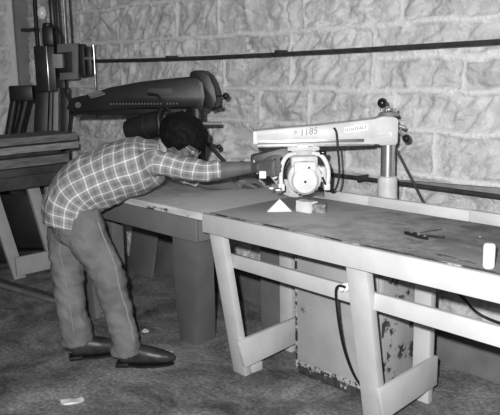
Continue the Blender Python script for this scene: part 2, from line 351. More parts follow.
# floor : slightly uneven dusty concrete
def floor_mat():
    M = bpy.data.materials.new('dusty_concrete'); M.use_nodes = True; nt = M.node_tree; N = nt.nodes; Lk = nt.links
    b = N['Principled BSDF']; b.inputs['Roughness'].default_value = .8; b.inputs['Specular IOR Level'].default_value = .2
    tc = N.new('ShaderNodeTexCoord')
    n = N.new('ShaderNodeTexNoise'); n.inputs['Scale'].default_value = 3.0; n.inputs['Detail'].default_value = 9; n.inputs['Roughness'].default_value = .68; n.inputs['Distortion'].default_value = .6; Lk.new(tc.outputs['Object'], n.inputs[0])
    r = N.new('ShaderNodeValToRGB'); Lk.new(n.outputs['Fac'], r.inputs[0]); e = r.color_ramp.elements
    e[0].position = .36; e[0].color = (.075, .075, .075, 1); e[1].position = .66; e[1].color = (.33, .33, .33, 1)
    n2 = N.new('ShaderNodeTexNoise'); n2.inputs['Scale'].default_value = 55; n2.inputs['Detail'].default_value = 5; Lk.new(tc.outputs['Object'], n2.inputs[0])
    r2 = N.new('ShaderNodeValToRGB'); Lk.new(n2.outputs['Fac'], r2.inputs[0]); r2.color_ramp.elements[0].position = .35; r2.color_ramp.elements[0].color = (.6, .6, .6, 1); r2.color_ramp.elements[1].position = .7; r2.color_ramp.elements[1].color = (1.2, 1.2, 1.2, 1)
    mu = N.new('ShaderNodeMix'); mu.data_type = 'RGBA'; mu.blend_type = 'MULTIPLY'; mu.inputs[0].default_value = 1; Lk.new(r.outputs[0], mu.inputs[6]); Lk.new(r2.outputs[0], mu.inputs[7])
    Lk.new(mu.outputs[2], b.inputs['Base Color'])
    bp = N.new('ShaderNodeBump'); bp.inputs['Distance'].default_value = .012; Lk.new(n.outputs['Fac'], bp.inputs['Height'])
    b2 = N.new('ShaderNodeBump'); b2.inputs['Distance'].default_value = .003; Lk.new(n2.outputs['Fac'], b2.inputs['Height']); Lk.new(bp.outputs[0], b2.inputs['Normal']); Lk.new(b2.outputs[0], b.inputs['Normal'])
    return M
struct('floor', G().box(-6.75, 1.5, -1.5, 3.25, -.12, 0, 0), floor_mat())

# ---------------------------------------------------------------- wall pipes
t = thing('wall_pipe', 'long dark horizontal pipe running high across the stone wall', 'pipe', (-3.2, 2.99, 1.56))
g = G(); pts = [(-4.98, 2.985, 1.567), (-4.3, 2.985, 1.562), (-3.6, 2.985, 1.562), (-3.0, 2.985, 1.566), (-2.4, 2.985, 1.573), (-1.6, 2.985, 1.586), (-.45, 2.985, 1.60)]
g.tube(pts, .0125, 12); obj('pipe', g, M_pipe, t)
for x in (-4.0, -2.95, -.9): obj('pipe_clamp', G().box(x - .008, x + .008, 2.972, 3.07, 1.55 + .02 * (x + 4) / 3, 1.584 + .02 * (x + 4) / 3, .002), M_pipe, t)
t = thing('wall_conduit', 'thin dark horizontal conduit low on the stone wall behind the pale saw column', 'pipe', (-2, 3.0, .89))
obj('pipe', G().tube([(-3.3, 3.0, .905), (-2.2, 3.0, .90), (-.45, 3.0, .885)], .012, 10), M_pipe, t)
for x in (-3.1, -2.35, -1.35): obj('pipe_clamp', G().box(x - .008, x + .008, 2.987, 3.07, .88, .915, .002), M_pipe, t)
g = G().hexa([(-2.1, 3.0, .911), (-.6, 3.0, .90), (-.6, 3.03, .90), (-2.1, 3.03, .911), (-2.1, 3.0, .915), (-.6, 3.0, .965), (-.6, 3.03, .965), (-2.1, 3.03, .915)], .001)
single('wedge_shaped_board', g, mat('grey_board', .22, .8, .15, 12), 'long grey tapered board lying along the low wall conduit', 'board')

# ---------------------------------------------------------------- white workbench with the pale saw
HT = .842
def front_leg(g, xt, xf, w=.088, yf=2.20):
    if xt > -1.7: xf += .05; yf = 2.25; w = .098
    y0, y1 = 2.035, 2.075
    g.hexa([(xf, yf, 0), (xf + w, yf, 0), (xf + w, yf + .04, 0), (xf, yf + .04, 0), (xt, y0, .80), (xt + w, y0, .80), (xt + w, y1, .80), (xt, y1, .80)], .003); return g
def bench(name, label, x0, x1, legs, mats, surf, ledge=True):
    P, Sf = mats, surf
    t = thing(name, label, 'workbench', ((x0 + x1) / 2, 2.3, 0))
    obj('tabletop', G().box(x0 + .01, x1, 2.035, 2.66, HT - .022, HT, .003), Sf, t)
    obj('front_rail', G().box(x0, x1, 2.012, 2.034, HT - .087, HT + .001, .003), P, t)
    for (xt, xf, xb) in legs:
        obj('leg', front_leg(G(), xt, xf), P, t)
        obj('leg', G().box(xb, xb + .085, 2.575, 2.615, 0, .82, .003), P, t)
        # end board: from the front leg foot back to the rear post, on the right-hand side
        xs = xf + (.15 if xt > -1.7 else .089); yn = 2.21 if xt > -1.7 else 2.16
        g = G().hexa([(xs, yn + .02, .06), (xs + .022, yn + .02, .06), (xs + .022, 2.62, .085), (xs, 2.62, .085), (xs, yn - .02, .205), (xs + .022, yn - .02, .205), (xs + .022, 2.62, .222), (xs, 2.62, .222)], .002)
        obj('end_board', g, P, t)
        obj('foot_block', G().box(xf + .045, xf + .087, 2.25, 2.32, 0, .045, .003), P, t)
        obj('cross_beam', G().box(xt + .02, xt + .06, 2.08, 2.60, HT - .085, HT - .022, .003), P, t)
    return t
wb = bench('workbench', 'white painted workbench with slanted legs carrying the pale radial arm saw', -2.485, -.6, [(-2.475, -2.505, -2.545), (-1.665, -1.775, -1.705), (-.9, -.95, -.95)], M_white, M_surface)
# stretcher behind the slanted legs
zt = [U(x, y, 'y', 2.13).z for x, y in ((235, 254), (400, 299), (495, 325))]; zb = [U(x, y, 'y', 2.13).z for x, y in ((280, 280), (400, 316), (475, 340))]
g = G().hexa([(-2.43, 2.118, zb[0]), (-.85, 2.118, zb[2]), (-.85, 2.14, zb[2]), (-2.43, 2.14, zb[0]), (-2.43, 2.118, zt[0]), (-.85, 2.118, zt[2]), (-.85, 2.14, zt[2]), (-2.43, 2.14, zt[0])], .003)
obj('stretcher', g, M_white, wb)
M_fence = mat('pale_fence_wood', .52, .7, .1, 10, .0006, 50, stretch=(.6, 2, 2))
g = G().box(-2.30, -2.031, 2.655, 2.68, HT, HT + .046, .003); obj('fence', g, M_fence, wb)
g = G().box(-2.028, -1.50, 2.655, 2.68, HT, HT + .048, .003); obj('fence', g, M_fence, wb)
g = G().box(-1.497, -.62, 2.655, 2.68, HT, HT + .05, .003); obj('fence', g, M_fence, wb)
g = G().box(-2.475, -.62, 2.68, 2.80, HT - .025, HT, .003); obj('rear_board', g, M_surface, wb)
part_label(obj('edge_splinters', G().box(-2.47, -.62, 2.036, 2.052, HT - .01, HT + .0022, .001), M_splint, wb), 'dark chipped strip along front edge of top')
# white socket on stretcher by second leg
p = U(346, 287, 'y', 2.10)
t = thing('power_socket', 'round white plug socket on the stretcher beside the middle slanted leg', 'socket', p)
obj('housing', G().cyl((p.x, 2.117, p.z), (p.x, 2.088, p.z), .019, .017, 20, .003), M_plate, t)
obj('plug', G().cyl((p.x, 2.088, p.z), (p.x, 2.068, p.z), .010, .012, 16, .002), M_saw2, t)
def pxtube(pts, r, seg=8, sub=6):
    P = [U(px, py, 'y', y) for px, py, y in pts]; out = []
    for i in range(len(P) - 1):
        p0 = P[max(i - 1, 0)]; p1 = P[i]; p2 = P[i + 1]; p3 = P[min(i + 2, len(P) - 1)]
        for k in range(sub):
            s = k / sub; out.append(.5 * ((2 * p1) + (p2 - p0) * s + (2 * p0 - 5 * p1 + 4 * p2 - p3) * s * s + (3 * p1 - p0 - 3 * p2 + p3) * s ** 3))
    out.append(P[-1]); return out, r
pts, r = pxtube([(345, 287, 2.066), (339, 286, 2.07), (336, 291, 2.08), (337, 308, 2.10), (340, 330, 2.14), (345, 352, 2.2), (353, 373, 2.28), (362, 387, 2.34), (372, 396, 2.36)], .006)
part_label(obj('power_cord', G().tube(pts, .0055, 10), M_black, t), 'black power cord hanging in front of the cabinet')
pts, r = pxtube([(392, 306, 2.64), (401, 297, 2.66), (408, 288, 2.68), (416, 281, 2.7), (425, 277, 2.7)], .006)
pts2, r = pxtube([(446, 287, 2.78), (452, 289, 2.82), (464, 299, 2.9), (474, 310, 2.96), (485, 317, 2.98), (500, 323, 2.99), (520, 330, 2.99)], .006)
single('electric_cable', G().tube(pts2, .0065, 10), M_black, 'black cable drooping along the stone wall under the right end of the bench', 'cable')

# ---------------------------------------------------------------- steel cabinet under the white bench
cx0, cx1, cy0, cy1, cz1 = -2.262, -1.76, 2.40, 2.60, .80
cy1 = 2.80
t = thing('steel_cabinet', 'pale stained steel cabinet standing on the floor under the white workbench', 'cabinet', ((cx0 + cx1) / 2, 2.6, 0))
obj('cabinet_body', G().box(cx0, cx1, cy0 + .008, cy1, .055, HT - .03 - .06, .004), M_cab, t)
obj('plinth', G().box(cx0 + .004, cx1 - .004, cy0 + .012, cy1 - .01, 0, .056, .004), M_cabdark, t)
d = obj('door', G().box(cx0 + .012, cx1 - .012, cy0 - .004, cy0 + .012, .062, .69, .003), M_cab, t)
q = U(303, 310, 'y', cy0 - .02)
obj('handle', G().cyl((q.x, cy0 - .004, q.z), (q.x, cy0 - .024, q.z), .010, .013, 16, .003), M_chrome, d)
q = U(296, 265, 'y', cy0 - .006)
for dz in (0, -.36): obj('hinge', G().cyl((cx0 + .008, cy0 - .002, q.z - .02 + dz), (cx0 + .008, cy0 - .002, q.z + .02 + dz), .008, seg=12), M_darkmetal, d)
part_label(obj('door_edge', G().box(cx0 + .001, cx0 + .011, cy0 - .006, cy0 + .006, .03, .69, .002), M_rust, t), 'rust-flecked hinge edge')
part_label(obj('door_foot', G().box(cx0 + .012, cx1 - .004, cy0 - .007, cy0 - .004, .055, .08, .001), M_rust, t), 'rust-flecked lower edge')
part_label(obj('side_panel', G().box(cx1, cx1 + .005, cy0 + .012, cy1 - .004, .06, .74, .002), M_stain, t), 'side panel with dark splashes')
obj('corner_edge', G().box(cx1, cx1 + .006, cy1 - .004, cy1 + .006, .0, .74, .001), M_black, t)
# ---------------------------------------------------------------- grey steel stand (under the dark saw)
t = thing('saw_stand', 'dark grey sheet steel stand with a tapered leg carrying the dark radial arm saw', 'stand', (-3.0, 2.3, 0))
gx0, gx1 = -3.80, -2.575
obj('tabletop', G().box(gx0, gx1 + .098, 2.035, 2.72, HT - .03, HT - .001, .003), M_surface2, t)
part_label(obj('edge_strip', G().box(gx0, gx1 + .088, 2.013, 2.034, HT - .033, HT + .001, .002), M_worn, t), 'worn light wooden edge strip')
obj('apron', G().box(gx0 + .02, gx1 - .0, 2.045, 2.065, HT - .16, HT - .032, .004), M_grey, t)
obj('side_apron', G().box(gx1 - .02, gx1 - .001, 2.067, 2.66, HT - .16, HT - .032, .004), M_grey, t)
obj('side_apron', G().box(gx0 + .02, gx0 + .04, 2.067, 2.66, HT - .16, HT - .032, .004), M_grey, t)
def pt(px, py, y): q = U(px, py, 'y', y); return (q.x, q.y, q.z)
def stand_leg(xa, xb, y0, y1, x0b, x1b, yb0, yb1, zt=.69):
    g = G(); zs = [0, .18, .36, .55, zt]; b = bmesh.new(); rings = []
    for i, z in enumerate(zs):
        s = z / zt; s2 = s ** 1.8
        s2 = .75 * s + .25 * s2; a0 = x0b + (xa - x0b) * s2; a1 = x1b + (xb - x1b) * s; c0 = yb0 + (y0 - yb0) * s; c1 = yb1 + (y1 - yb1) * s
        rings.append([b.verts.new(p) for p in ((a0, c0, z), (a1, c0, z), (a1, c1, z), (a0, c1, z))])
    for i in range(len(zs) - 1):
        for k in range(4): b.faces.new([rings[i][k], rings[i][(k + 1) % 4], rings[i + 1][(k + 1) % 4], rings[i + 1][k]])
    b.faces.new(rings[0][::-1]); b.faces.new(rings[-1])
    bmesh.ops.bevel(b, geom=[e for e in b.edges if abs((e.verts[0].co - e.verts[1].co).z) > .05], offset=.006, segments=2, affect='EDGES', profile=.5)
    return g.bm(b)
obj('leg', stand_leg(-2.80, -2.60, 2.072, 2.17, -3.06, -2.91, 2.285, 2.43), M_grey, t)
obj('leg', stand_leg(-3.78, -3.66, 2.072, 2.17, -3.78, -3.68, 2.12, 2.22), M_grey, t)
obj('leg', stand_leg(-2.715, -2.58, 2.60, 2.68, -2.715, -2.58, 2.60, 2.68), M_grey, t)
obj('leg', stand_leg(-3.79, -3.70, 2.28, 2.36, -3.79, -3.70, 2.28, 2.36), M_grey, t)
single('leaning_board', G().hexa([(-4.45, 2.86, 0), (-4.14, 2.86, 0), (-4.14, 2.885, 0), (-4.45, 2.885, 0), (-4.38, 2.945, .72), (-4.07, 2.945, .72), (-4.07, 2.97, .72), (-4.38, 2.97, .72)], .003), M_grey, 'dark board leaning on the stone wall behind the grey stand', 'board')

# ---------------------------------------------------------------- view-turned frame helper for saws and the man
class Frame:
    def __init__(s, loc, rot):
        s.o = V3(loc); s.a = R(rot); s.A = V3((math.cos(s.a), math.sin(s.a), 0)); s.B = V3((-math.sin(s.a), math.cos(s.a), 0))
    def L(s, px, py, yl):
        d = ray(px, py); t = (yl - (CP - s.o).dot(s.B)) / d.dot(s.B); q = CP + d * t - s.o
        return V3((q.dot(s.A), yl, q.z))
    def W(s, p): p = V3(p); return s.o + s.A * p.x + s.B * p.y + V3((0, 0, p.z))
    def loc(s, w): q = V3(w) - s.o; return V3((q.dot(s.A), q.dot(s.B), q.z))
def spline(P, sub=6):
    P = [V3(p) for p in P]; out = []
    for i in range(len(P) - 1):
        p0 = P[max(i - 1, 0)]; p1 = P[i]; p2 = P[i + 1]; p3 = P[min(i + 2, len(P) - 1)]
        for k in range(sub):
            s = k / sub; out.append(.5 * ((2 * p1) + (p2 - p0) * s + (2 * p0 - 5 * p1 + 4 * p2 - p3) * s * s + (3 * p1 - p0 - 3 * p2 + p3) * s ** 3))
    out.append(P[-1]); return out
def text_mesh(s, size, depth=.0006, shear=0):
    c = bpy.data.curves.new('lettering', 'FONT'); c.body = s; c.size = size; c.extrude = depth; c.align_x = 'CENTER'; c.align_y = 'CENTER'; c.shear = shear
    o = bpy.data.objects.new('tmp', c); C.objects.link(o); dg = bpy.context.evaluated_depsgraph_get()
    me = bpy.data.meshes.new_from_object(o.evaluated_get(dg)); bpy.data.objects.remove(o); bpy.data.curves.remove(c)
    g = G(); g.add([v.co.copy() for v in me.vertices], [list(p.vertices) for p in me.polygons]); bpy.data.meshes.remove(me); return g

# ---------------------------------------------------------------- pale radial arm saw
FS = Frame((-1.978, 2.737, HT), 46.8)
t = thing('radial_arm_saw', 'pale enamelled radial arm saw on the white workbench, the motor hanging under its arm', 'saw', FS.o, FS.a, world=False)
obj('column_base', G().tube([(0, 0, 0), (0, 0, .012), (0, 0, .014), (0, 0, .05), (0, 0, .12), (0, 0, .135), (0, 0, .14)], [.062, .062, .05, .047, .046, .044, .036], 32), M_saw, t)
part_label(obj('column', G().cyl((0, 0, .14), (0, 0, .30), .0335, seg=32), M_chrome, t), 'bright polished steel column')
# arm: tapered box girder
ol = [(-.628, .308), (-.60, .303), (-.05, .294), (-.045, .288), (.028, .288), (.036, .30), (.038, .40), (.03, .414), (.0, .424), (-.04, .422), (-.07, .412), (-.30, .390), (-.61, .369), (-.625, .363), (-.632, .34)]
arm = obj('arm', G().prism(ol, -.045, .045, .006), M_saw, t)
part_label(obj('track', G().box(-.615, -.07, -.034, .034, .288, .303, .002), M_steel, arm), 'dark steel roller track')
part_label(obj('scale_strip', G().box(-.61, -.12, -.0475, -.045, .307, .322, .0008), M_chrome, arm), 'bright steel measuring strip')
part_label(obj('end_cap', G().box(-.634, -.612, -.047, .047, .304, .366, .006), M_saw2, arm), 'white end cap')
g = G().cyl((.0, 0, .42), (.0, 0, .440), .05, .042, 32, .004).cyl((0, 0, .445), (0, 0, .458), .022, seg=20, bev=.003)
for k in range(6):
    a = k * math.pi / 3; g.cyl((.034 * math.cos(a), .034 * math.sin(a), .444), (.034 * math.cos(a), .034 * math.sin(a), .456), .006, seg=6)
obj('column_cap', g, M_steel, t)
cr = obj('elevating_crank', G().tube([(0, 0, .455), (-.008, -.01, .462), (-.024, -.012, .466), (-.032, -.012, .466)], .006, 10), M_steel, t)
part_label(obj('knob', G().ell((-.033, -.012, .482), .0235), M_blackknob, cr), 'round black knob')
lv = obj('clamp_lever', G().tube([(.045, 0, .355), (.06, -.015, .335), (.072, -.025, .325)], .006, 10).cyl((.05, -.01, .375), (.075, -.02, .365), .009, seg=10), M_steel, t)
obj('knob', G().ell((.079, -.03, .318), .0195), M_blackknob, lv)
ml = obj('mitre_latch', G().tube([(-.055, -.05, .342), (-.03, -.058, .346), (-.006, -.055, .338), (.004, -.048, .31)], .0055, 10).cyl((-.004, -.042, .34), (-.004, -.056, .34), .012, seg=16), M_saw2, t)
# nameplate and inventory number on the face of the arm
pl = obj('nameplate', G().prism([(-.212, .350), (-.103, .362), (-.102, .388), (-.211, .376)], -.0465, -.045, .0005), M_plate, arm)
def face_text(s, size, cx, cz, rot, m, parent, name, shear=0, y=-.0470):
    g = text_mesh(s, size, .0004, shear); g.v = [V3((v.x * math.cos(rot) - v.y * math.sin(rot) + cx, y + .0003 - v.z, v.x * math.sin(rot) + v.y * math.cos(rot) + cz)) for v in g.v]
    return obj(name, g, m, parent)
face_text('DeWALT', .021, -.151, .370, .11, M_ink, pl, 'lettering', .15)
g = G().tube([(-.202 + .006 * math.cos(a), -.0468, .364 + .006 * math.sin(a)) for a in [k * math.pi / 6 for k in range(13)]], .0012, 6); obj('emblem', g, M_ink, pl)
face_text('\u002a 1185', .042, -.392, .356, .13, M_pencil, arm, 'inventory_number', .2, y=-.0456)
# carriage, yoke, motor
cx = -.400
g = G().box(cx - .075, cx + .075, -.045, .045, .270, .290, .006).cyl((cx, 0, .250), (cx, 0, .272), .055, .06, 28, .004)
for sx in (-.05, .05): g.cyl((cx + sx, -.05, .283), (cx + sx, -.038, .283), .013, seg=16)
obj('carriage', g, M_saw, t)
obj('carriage_knob', G().cyl((cx + .075, -.05, .262), (cx + .105, -.055, .262), .017, .014, 18, .004), M_blackknob, t)
g = G().box(cx - .03, cx + .02, -.062, -.040, .283, .302, .004)
part_label(obj('index_pin', g, M_plate, t), 'small white index catch')
g = G()
for sy in (-.075,):
    ya = sy
    g.tube(spline([(cx - .105, ya, .105), (cx - .108, ya, .16), (cx - .10, ya, .215), (cx - .075, ya + .02, .25), (cx - .03, ya + .045, .258), (cx, ya + .055, .258), (cx + .05, ya + .04, .257), (cx + .085, ya + .015, .245), (cx + .108, ya, .20), (cx + .112, ya, .15), (cx + .105, ya, .105)], 5), .0105, 12)
g.box(cx - .122, cx - .09, -.09, .02, .09, .125, .006).box(cx + .09, cx + .12, -.09, .02, .09, .125, .006)
obj('yoke', g, M_saw2, t)
mo = G(); mc = .155; y0, y1 = -.135, .085
mo.cyl((cx, y0 + .02, mc), (cx, y1, mc), .078, .078, 36, .008)
mo.box(cx - .062, cx + .062, y0 + .03, y1 - .03, mc, mc + .098, .012)
for k in range(14):
    a = R(-200 + k * 16); mo.box(-.003, .003, y0 + .05, y1 - .02, .074, .086, .001, Matrix.Translation((cx, 0, mc)) @ Matrix.Rotation(-a, 4, 'Y'))
motor = obj('motor', mo, M_saw, t)
ec = G().cyl((cx, y0 + .022, mc - .012), (cx, y0 - .006, mc - .012), .062, .056, 36, .006).box(cx - .05, cx + .05, y0 - .002, y0 + .03, mc - .01, mc + .076, .008)
cap = part_label(obj('motor_end_cap', ec, M_saw2, motor), 'white rounded motor end cover')
obj('screw', G().cyl((cx, y0 - .004, mc - .014), (cx, y0 - .009, mc - .014), .006, seg=12), M_ink, motor)
obj('screw', G().cyl((cx + .018, y0 - .001, mc + .05), (cx + .018, y0 - .006, mc + .05), .005, seg=12), M_ink, motor)
obj('motor_rim', G().tube([(cx + .060 * math.cos(a), y0 - .001, mc - .012 + .060 * math.sin(a)) for a in [k * math.pi / 18 for k in range(37)]], .0022, 6), M_steel, motor)
obj('switch_box', G().box(cx + .062, cx + .10, -.09, -.02, .13, .20, .006).cyl((cx + .08, -.09, .165), (cx + .08, -.11, .165), .008, seg=12), M_saw, motor)
# blade guard behind the motor (dark) with the blade below
g = G(); ol = [(cx + .02 + .125 * math.cos(R(a)), .165 + .115 * math.sin(R(a))) for a in range(-10, 191, 12)]
ol = [(cx - .245, .235), (cx - .245, .165), (cx - .20, .125), (cx + .12, .10), (cx + .13, .17), (cx + .10, .23), (cx + .02, .268), (cx - .08, .275)]
g.prism(ol, .10, .15, .008)
part_label(obj('blade_guard', g, M_darkmetal, t), 'dark blade guard behind the motor')
g = G(); n = 96; o2 = []
for k in range(n):
    a = 2 * math.pi * k / n; rr = .098 if k % 2 else .092; o2.append((cx - .03 + rr * math.cos(a), .118 + rr * math.sin(a)))
g.prism(o2, .118, .1205, 0)
obj('saw_blade', g, M_steel, t)
# pull handle
hd = obj('pull_handle', G().tube([(cx - .105, -.08, .17), (cx - .14, -.085, .172), (cx - .175, -.085, .17)], .008, 12).cyl((cx - .135, -.083, .150), (cx - .15, -.086, .225), .0125, .0125, 16, .003), M_saw2, t)
part_label(obj('grip_block', G().box(cx - .208, cx - .176, -.10, -.068, .153, .187, .004), M_plate, hd), 'white square grip block')
g = G().tube([(cx - .17, -.09, .18), (cx - .145, -.095, .15), (cx - .12, -.095, .115)], .0035, 8).cyl((cx - .135, -.10, .098), (cx - .105, -.10, .098), .012, seg=14, bev=.002).cyl((cx - .16, -.09, .105), (cx - .145, -.09, .105), .009, seg=12)
obj('trip_lever', g, M_chrome, t)
cab = spline([FS.L(334, 128, -.052), FS.L(336.5, 133, -.062), FS.L(338, 150, -.07), FS.L(339.5, 172, -.07), FS.L(337, 186, -.07), FS.L(333, 191, -.07), FS.L(328, 188, -.08), FS.L(324, 181, -.09), FS.L(319, 170, -.10), FS.L(314, 168, -.11)], 6)
part_label(obj('power_cable', G().tube(cab, .0052, 10), M_black, t), 'black cable looping from arm to motor')
br = G().tube([(.036, .0, .262), (.05, -.005, .24), (.174, -.02, .0)], [.0065, .006, .006], 10).ell((.036, 0, .262), .010)
part_label(obj('brace_rod', br, M_pipe, t), 'slanting dark brace from column to bench')

# ---------------------------------------------------------------- things on the white bench
def W(px, py, z=HT): return U(px, py, 'z', z)
b0 = W(267, 212); b1 = W(292, 211.5)
ax = (b1 - b0).normalized(); bk = V3((-ax.y, ax.x, 0)); g = G()
p = [b0, b1, b1 + bk * .05, b0 + bk * .05]; top = b0 + (b1 - b0) * .52 + bk * .022 + V3((0, 0, .056))
g.add([*p, top], [[0, 1, 4], [1, 2, 4], [2, 3, 4], [3, 0, 4], [3, 2, 1, 0]])
single('triangular_offcut', g, M_cut, 'small white pointed triangular offcut on the bench in front of the motor', 'offcut', ang=10)
def rough_block(p, q, depth, h, name, m, lab, cat, seed, amp=.004, sub=4):
    b = bmesh.new(); bmesh.ops.create_cube(b, size=1); bmesh.ops.subdivide_edges(b, edges=b.edges[:], cuts=sub, use_grid_fill=True)
    ax = (q - p); L = ax.length; ax.normalize(); bk = V3((-ax.y, ax.x, 0)); ce = (p + q) / 2 + bk * depth / 2 + V3((0, 0, h / 2))
    for v in b.verts:
        w = ce + ax * v.co.x * L + bk * v.co.y * depth + V3((0, 0, v.co.z * h)); n = noise.noise_vector(w * 38 + V3((seed, 0, 0))) * amp
        if v.co.z < -.49: n.z = 0
        v.co = w + n
    g = G().bm(b); return single(name, g, m, lab, cat, ang=60)
rough_block(W(296, 211), W(310, 213.5), .05, .05, 'wood_block', M_cut, 'light wooden block lying right of the white triangular offcut', 'block', 1, .003)
rough_block(W(311.5, 213), W(325, 213.5), .04, .04, 'bark_chunk', M_char, 'rough dark chunk beside the light wooden block on the bench', 'chunk', 6, .008)
# pliers
P0 = W(405, 233, HT + .004); P1 = W(427, 238, HT + .004); d = (P1 - P0).normalized(); n = V3((-d.y, d.x, 0))
t = thing('pliers', 'small dark pliers with shiny rivets lying on the worn bench top', 'pliers', (P0.x, P0.y, HT))
g = G().hexa([*(P0 + n * .006 + V3((0, 0, -.004)), P0 - n * .006 + V3((0, 0, -.004)), P0 + d * .05 - n * .012 + V3((0, 0, -.004)), P0 + d * .05 + n * .012 + V3((0, 0, -.004)),
              P0 + n * .006 + V3((0, 0, .008)), P0 - n * .006 + V3((0, 0, .008)), P0 + d * .05 - n * .012 + V3((0, 0, .010)), P0 + d * .05 + n * .012 + V3((0, 0, .010)))], .002)
obj('jaws', g, M_black, t)
obj('handle', G().tube(spline([P0 + d * .045 - n * .004, P0 + d * .08 - n * .014, P1 + d * .01 - n * .006]), .0055, 8), M_black, t)
obj('handle', G().tube(spline([P0 + d * .04 + n * .006, P0 + d * .07 + n * .02, P1 + d * .02 + n * .045, P1 + d * .035 + n * .06]), .004, 8), M_black, t)
for s_ in (.035, .075, .105): g = G().ell(P0 + d * s_ - n * (.004 + (.004 if s_ > .05 else 0)) + V3((0, 0, .008)), (.005, .005, .0035), seg=10, rings=6); part_label(obj('rivet', g, M_chrome, t), 'bright steel rivet')
single('shadow_strip', G().tube([W(421, 232.5, HT + .003), W(442, 229, HT + .003)], [.003, .002], 8), M_oldwood, 'thin dark strip put in as a shadow just behind the pliers', 'shadow strip')  # thin dark strip modelled in place of a shadow line by the pliers
q = W(488.5, 268)
single('white_tin', G().tube([(q.x, q.y, HT + z) for z in (0, .003, .008, .073, .079, .082)], [.014, .0175, .019, .019, .017, .013], 24), M_plate, 'small white cylindrical tin at the right end of the bench front', 'tin')
q = W(480, 237.5); single('small_nail', G().ell((q.x, q.y, HT + .003), (.005, .005, .003)), M_chrome, 'tiny bright nail head lying near the right end of the bench', 'nail')

# ---------------------------------------------------------------- dark radial arm saw
FD = Frame((-3.27, 2.64, HT - .001), 32)
L = FD.L
t = thing('radial_arm_saw', 'old dark enamelled radial arm saw behind the bending man', 'saw', FD.o, FD.a, world=False)
obj('column_base', G().tube([(0, 0, 0), (0, 0, .015), (0, 0, .02), (0, 0, .10), (0, 0, .12)], [.08, .08, .06, .055, .045], 28), M_darkmetal, t)
obj('column', G().cyl((0, 0, .12), (0, 0, .46), .045, seg=28), M_darkmetal, t)
tip = L(70, 104, 0); z0 = L(205, 107, 0).z; zt_ = L(200, 76.5, 0).z
xs_ = [L(px, 90, 0).x for px in (92, 114, 143, 168, 197)]; zs_ = [L(px, py, 0).z for px, py in ((92, 94), (114, 87), (143, 81.6), (168, 78.7), (197, 76))]
ol = [(tip.x, L(71, 109, 0).z), (xs_[0] - .08, L(80, 112, 0).z), (xs_[2], L(140, 108, 0).z), (0, z0), (.05, z0 - .03), (.07, z0 + .06), (.06, zt_ - .03), (.03, zt_ - .005)] + list(zip(xs_[::-1], zs_[::-1])) + [(tip.x + .03, L(74, 98, 0).z)]
arm = obj('arm', G().prism(ol, -.06, .06, .012), M_darkmetal, t)
part_label(obj('track', G().box(tip.x + .05, -.05, -.045, .045, z0 - .04, z0 - .006, .003), M_black, arm), 'black roller track')
g = G(); 
for k in range(22):
    x = xs_[1] + k * .02; g.box(x, x + .008, -.0625, -.059, L(150, 103, 0).z - .006, L(150, 103, 0).z + .004, 0)
part_label(obj('scale_marks', g, mat('grey_scale_marks', .12, .6), arm), 'grey scale marks')
g = G().box(L(152, 88, 0).x, L(176, 88, 0).x, -.064, -.058, L(160, 95, 0).z, L(160, 88, 0).z, .003); obj('nameplate', g, mat('dark_nameplate', .06, .5, .2, 80), arm)
g = G(); o3 = [L(px, py, 0) for px, py in ((192, 77), (193, 72), (198, 70), (206, 71), (212, 76), (217, 88), (219, 100), (216, 108), (208, 108), (206, 90), (200, 78))]
g.prism([(p_.x, p_.z) for p_ in o3], -.05, .05, .006); obj('head_casting', g, M_darkmetal, t)
def ball(px, py, px2, py2, r, y=-.02, rr=.006):
    a = L(px, py, y); b = L(px2, py2, y); g = G().cyl(a, b, rr, seg=10); g.ell(b, r); return g
obj('knob', ball(212, 96, 226, 96, .019), M_blackknob, t)
obj('knob', ball(212, 110, 221, 107, .012), M_blackknob, t)
obj('clamp_bolt', G().cyl(L(203, 123.5, -.05), L(221, 123.5, -.05), .011, seg=14), M_steel, t)
obj('clamp_lever', ball(206, 142, 219, 147, .016).tube([L(208, 144, -.06), L(214, 150, -.07), L(224, 161, -.08)], .011, 10), M_darkmetal, t)
obj('column_bracket', G().box(-.07, .06, -.075, .05, .20, .27, .01).cyl((-.055, -.07, .12), (-.055, -.07, .42), .016, seg=14), M_darkmetal, t)
lv = obj('rip_lever', G().tube([L(148, 94, -.07), L(157, 95, -.08), L(162, 101, -.08), L(172, 115, -.09)], .009, 10), M_black, t)
obj('carriage', G().box(L(130, 110, 0).x, L(175, 110, 0).x, -.07, .07, z0 - .085, z0 - .035, .01), M_darkmetal, t)
a = L(126, 131, -.05); b = L(166, 122, -.05)
mt = G().tube([a, a + (b - a) * .04, a + (b - a) * .16, a + (b - a) * .5, b], [.04, .058, .068, .075, .078], 28); obj('motor', mt, M_darkmetal, t)
c_ = a + (b - a) * .55; obj('motor_band', G().tube([c_, c_ + (b - a).normalized() * .004], .0770, 28), M_pipe, t)
obj('yoke', G().tube([L(160, 134, -.13), L(158, 118, -.13), L(160, 110, -.10), L(172, 108, 0)], .015, 10), M_darkmetal, t)
pa = [L(87, 93.5, -.07), L(101, 90.5, -.07), L(105, 93.5, -.09), L(91, 97.5, -.09)]
g = G().hexa([*[p_ - V3((0, 0, .006)) for p_ in pa], *pa], .001); part_label(obj('end_plate', g, M_steel, t), 'light metal plate on the arm tip')
g = G().tube([(pa[i].x, pa[i].y - .002, pa[i].z + .002) for i in (3, 2)], .0045, 8).tube([pa[0], pa[3]], .003, 8); obj('plate_edge', g, M_chrome, t)
obj('arm_stop', G().cyl(L(78, 105, -.075), L(78, 105, -.055), .018, seg=16), M_black, t)

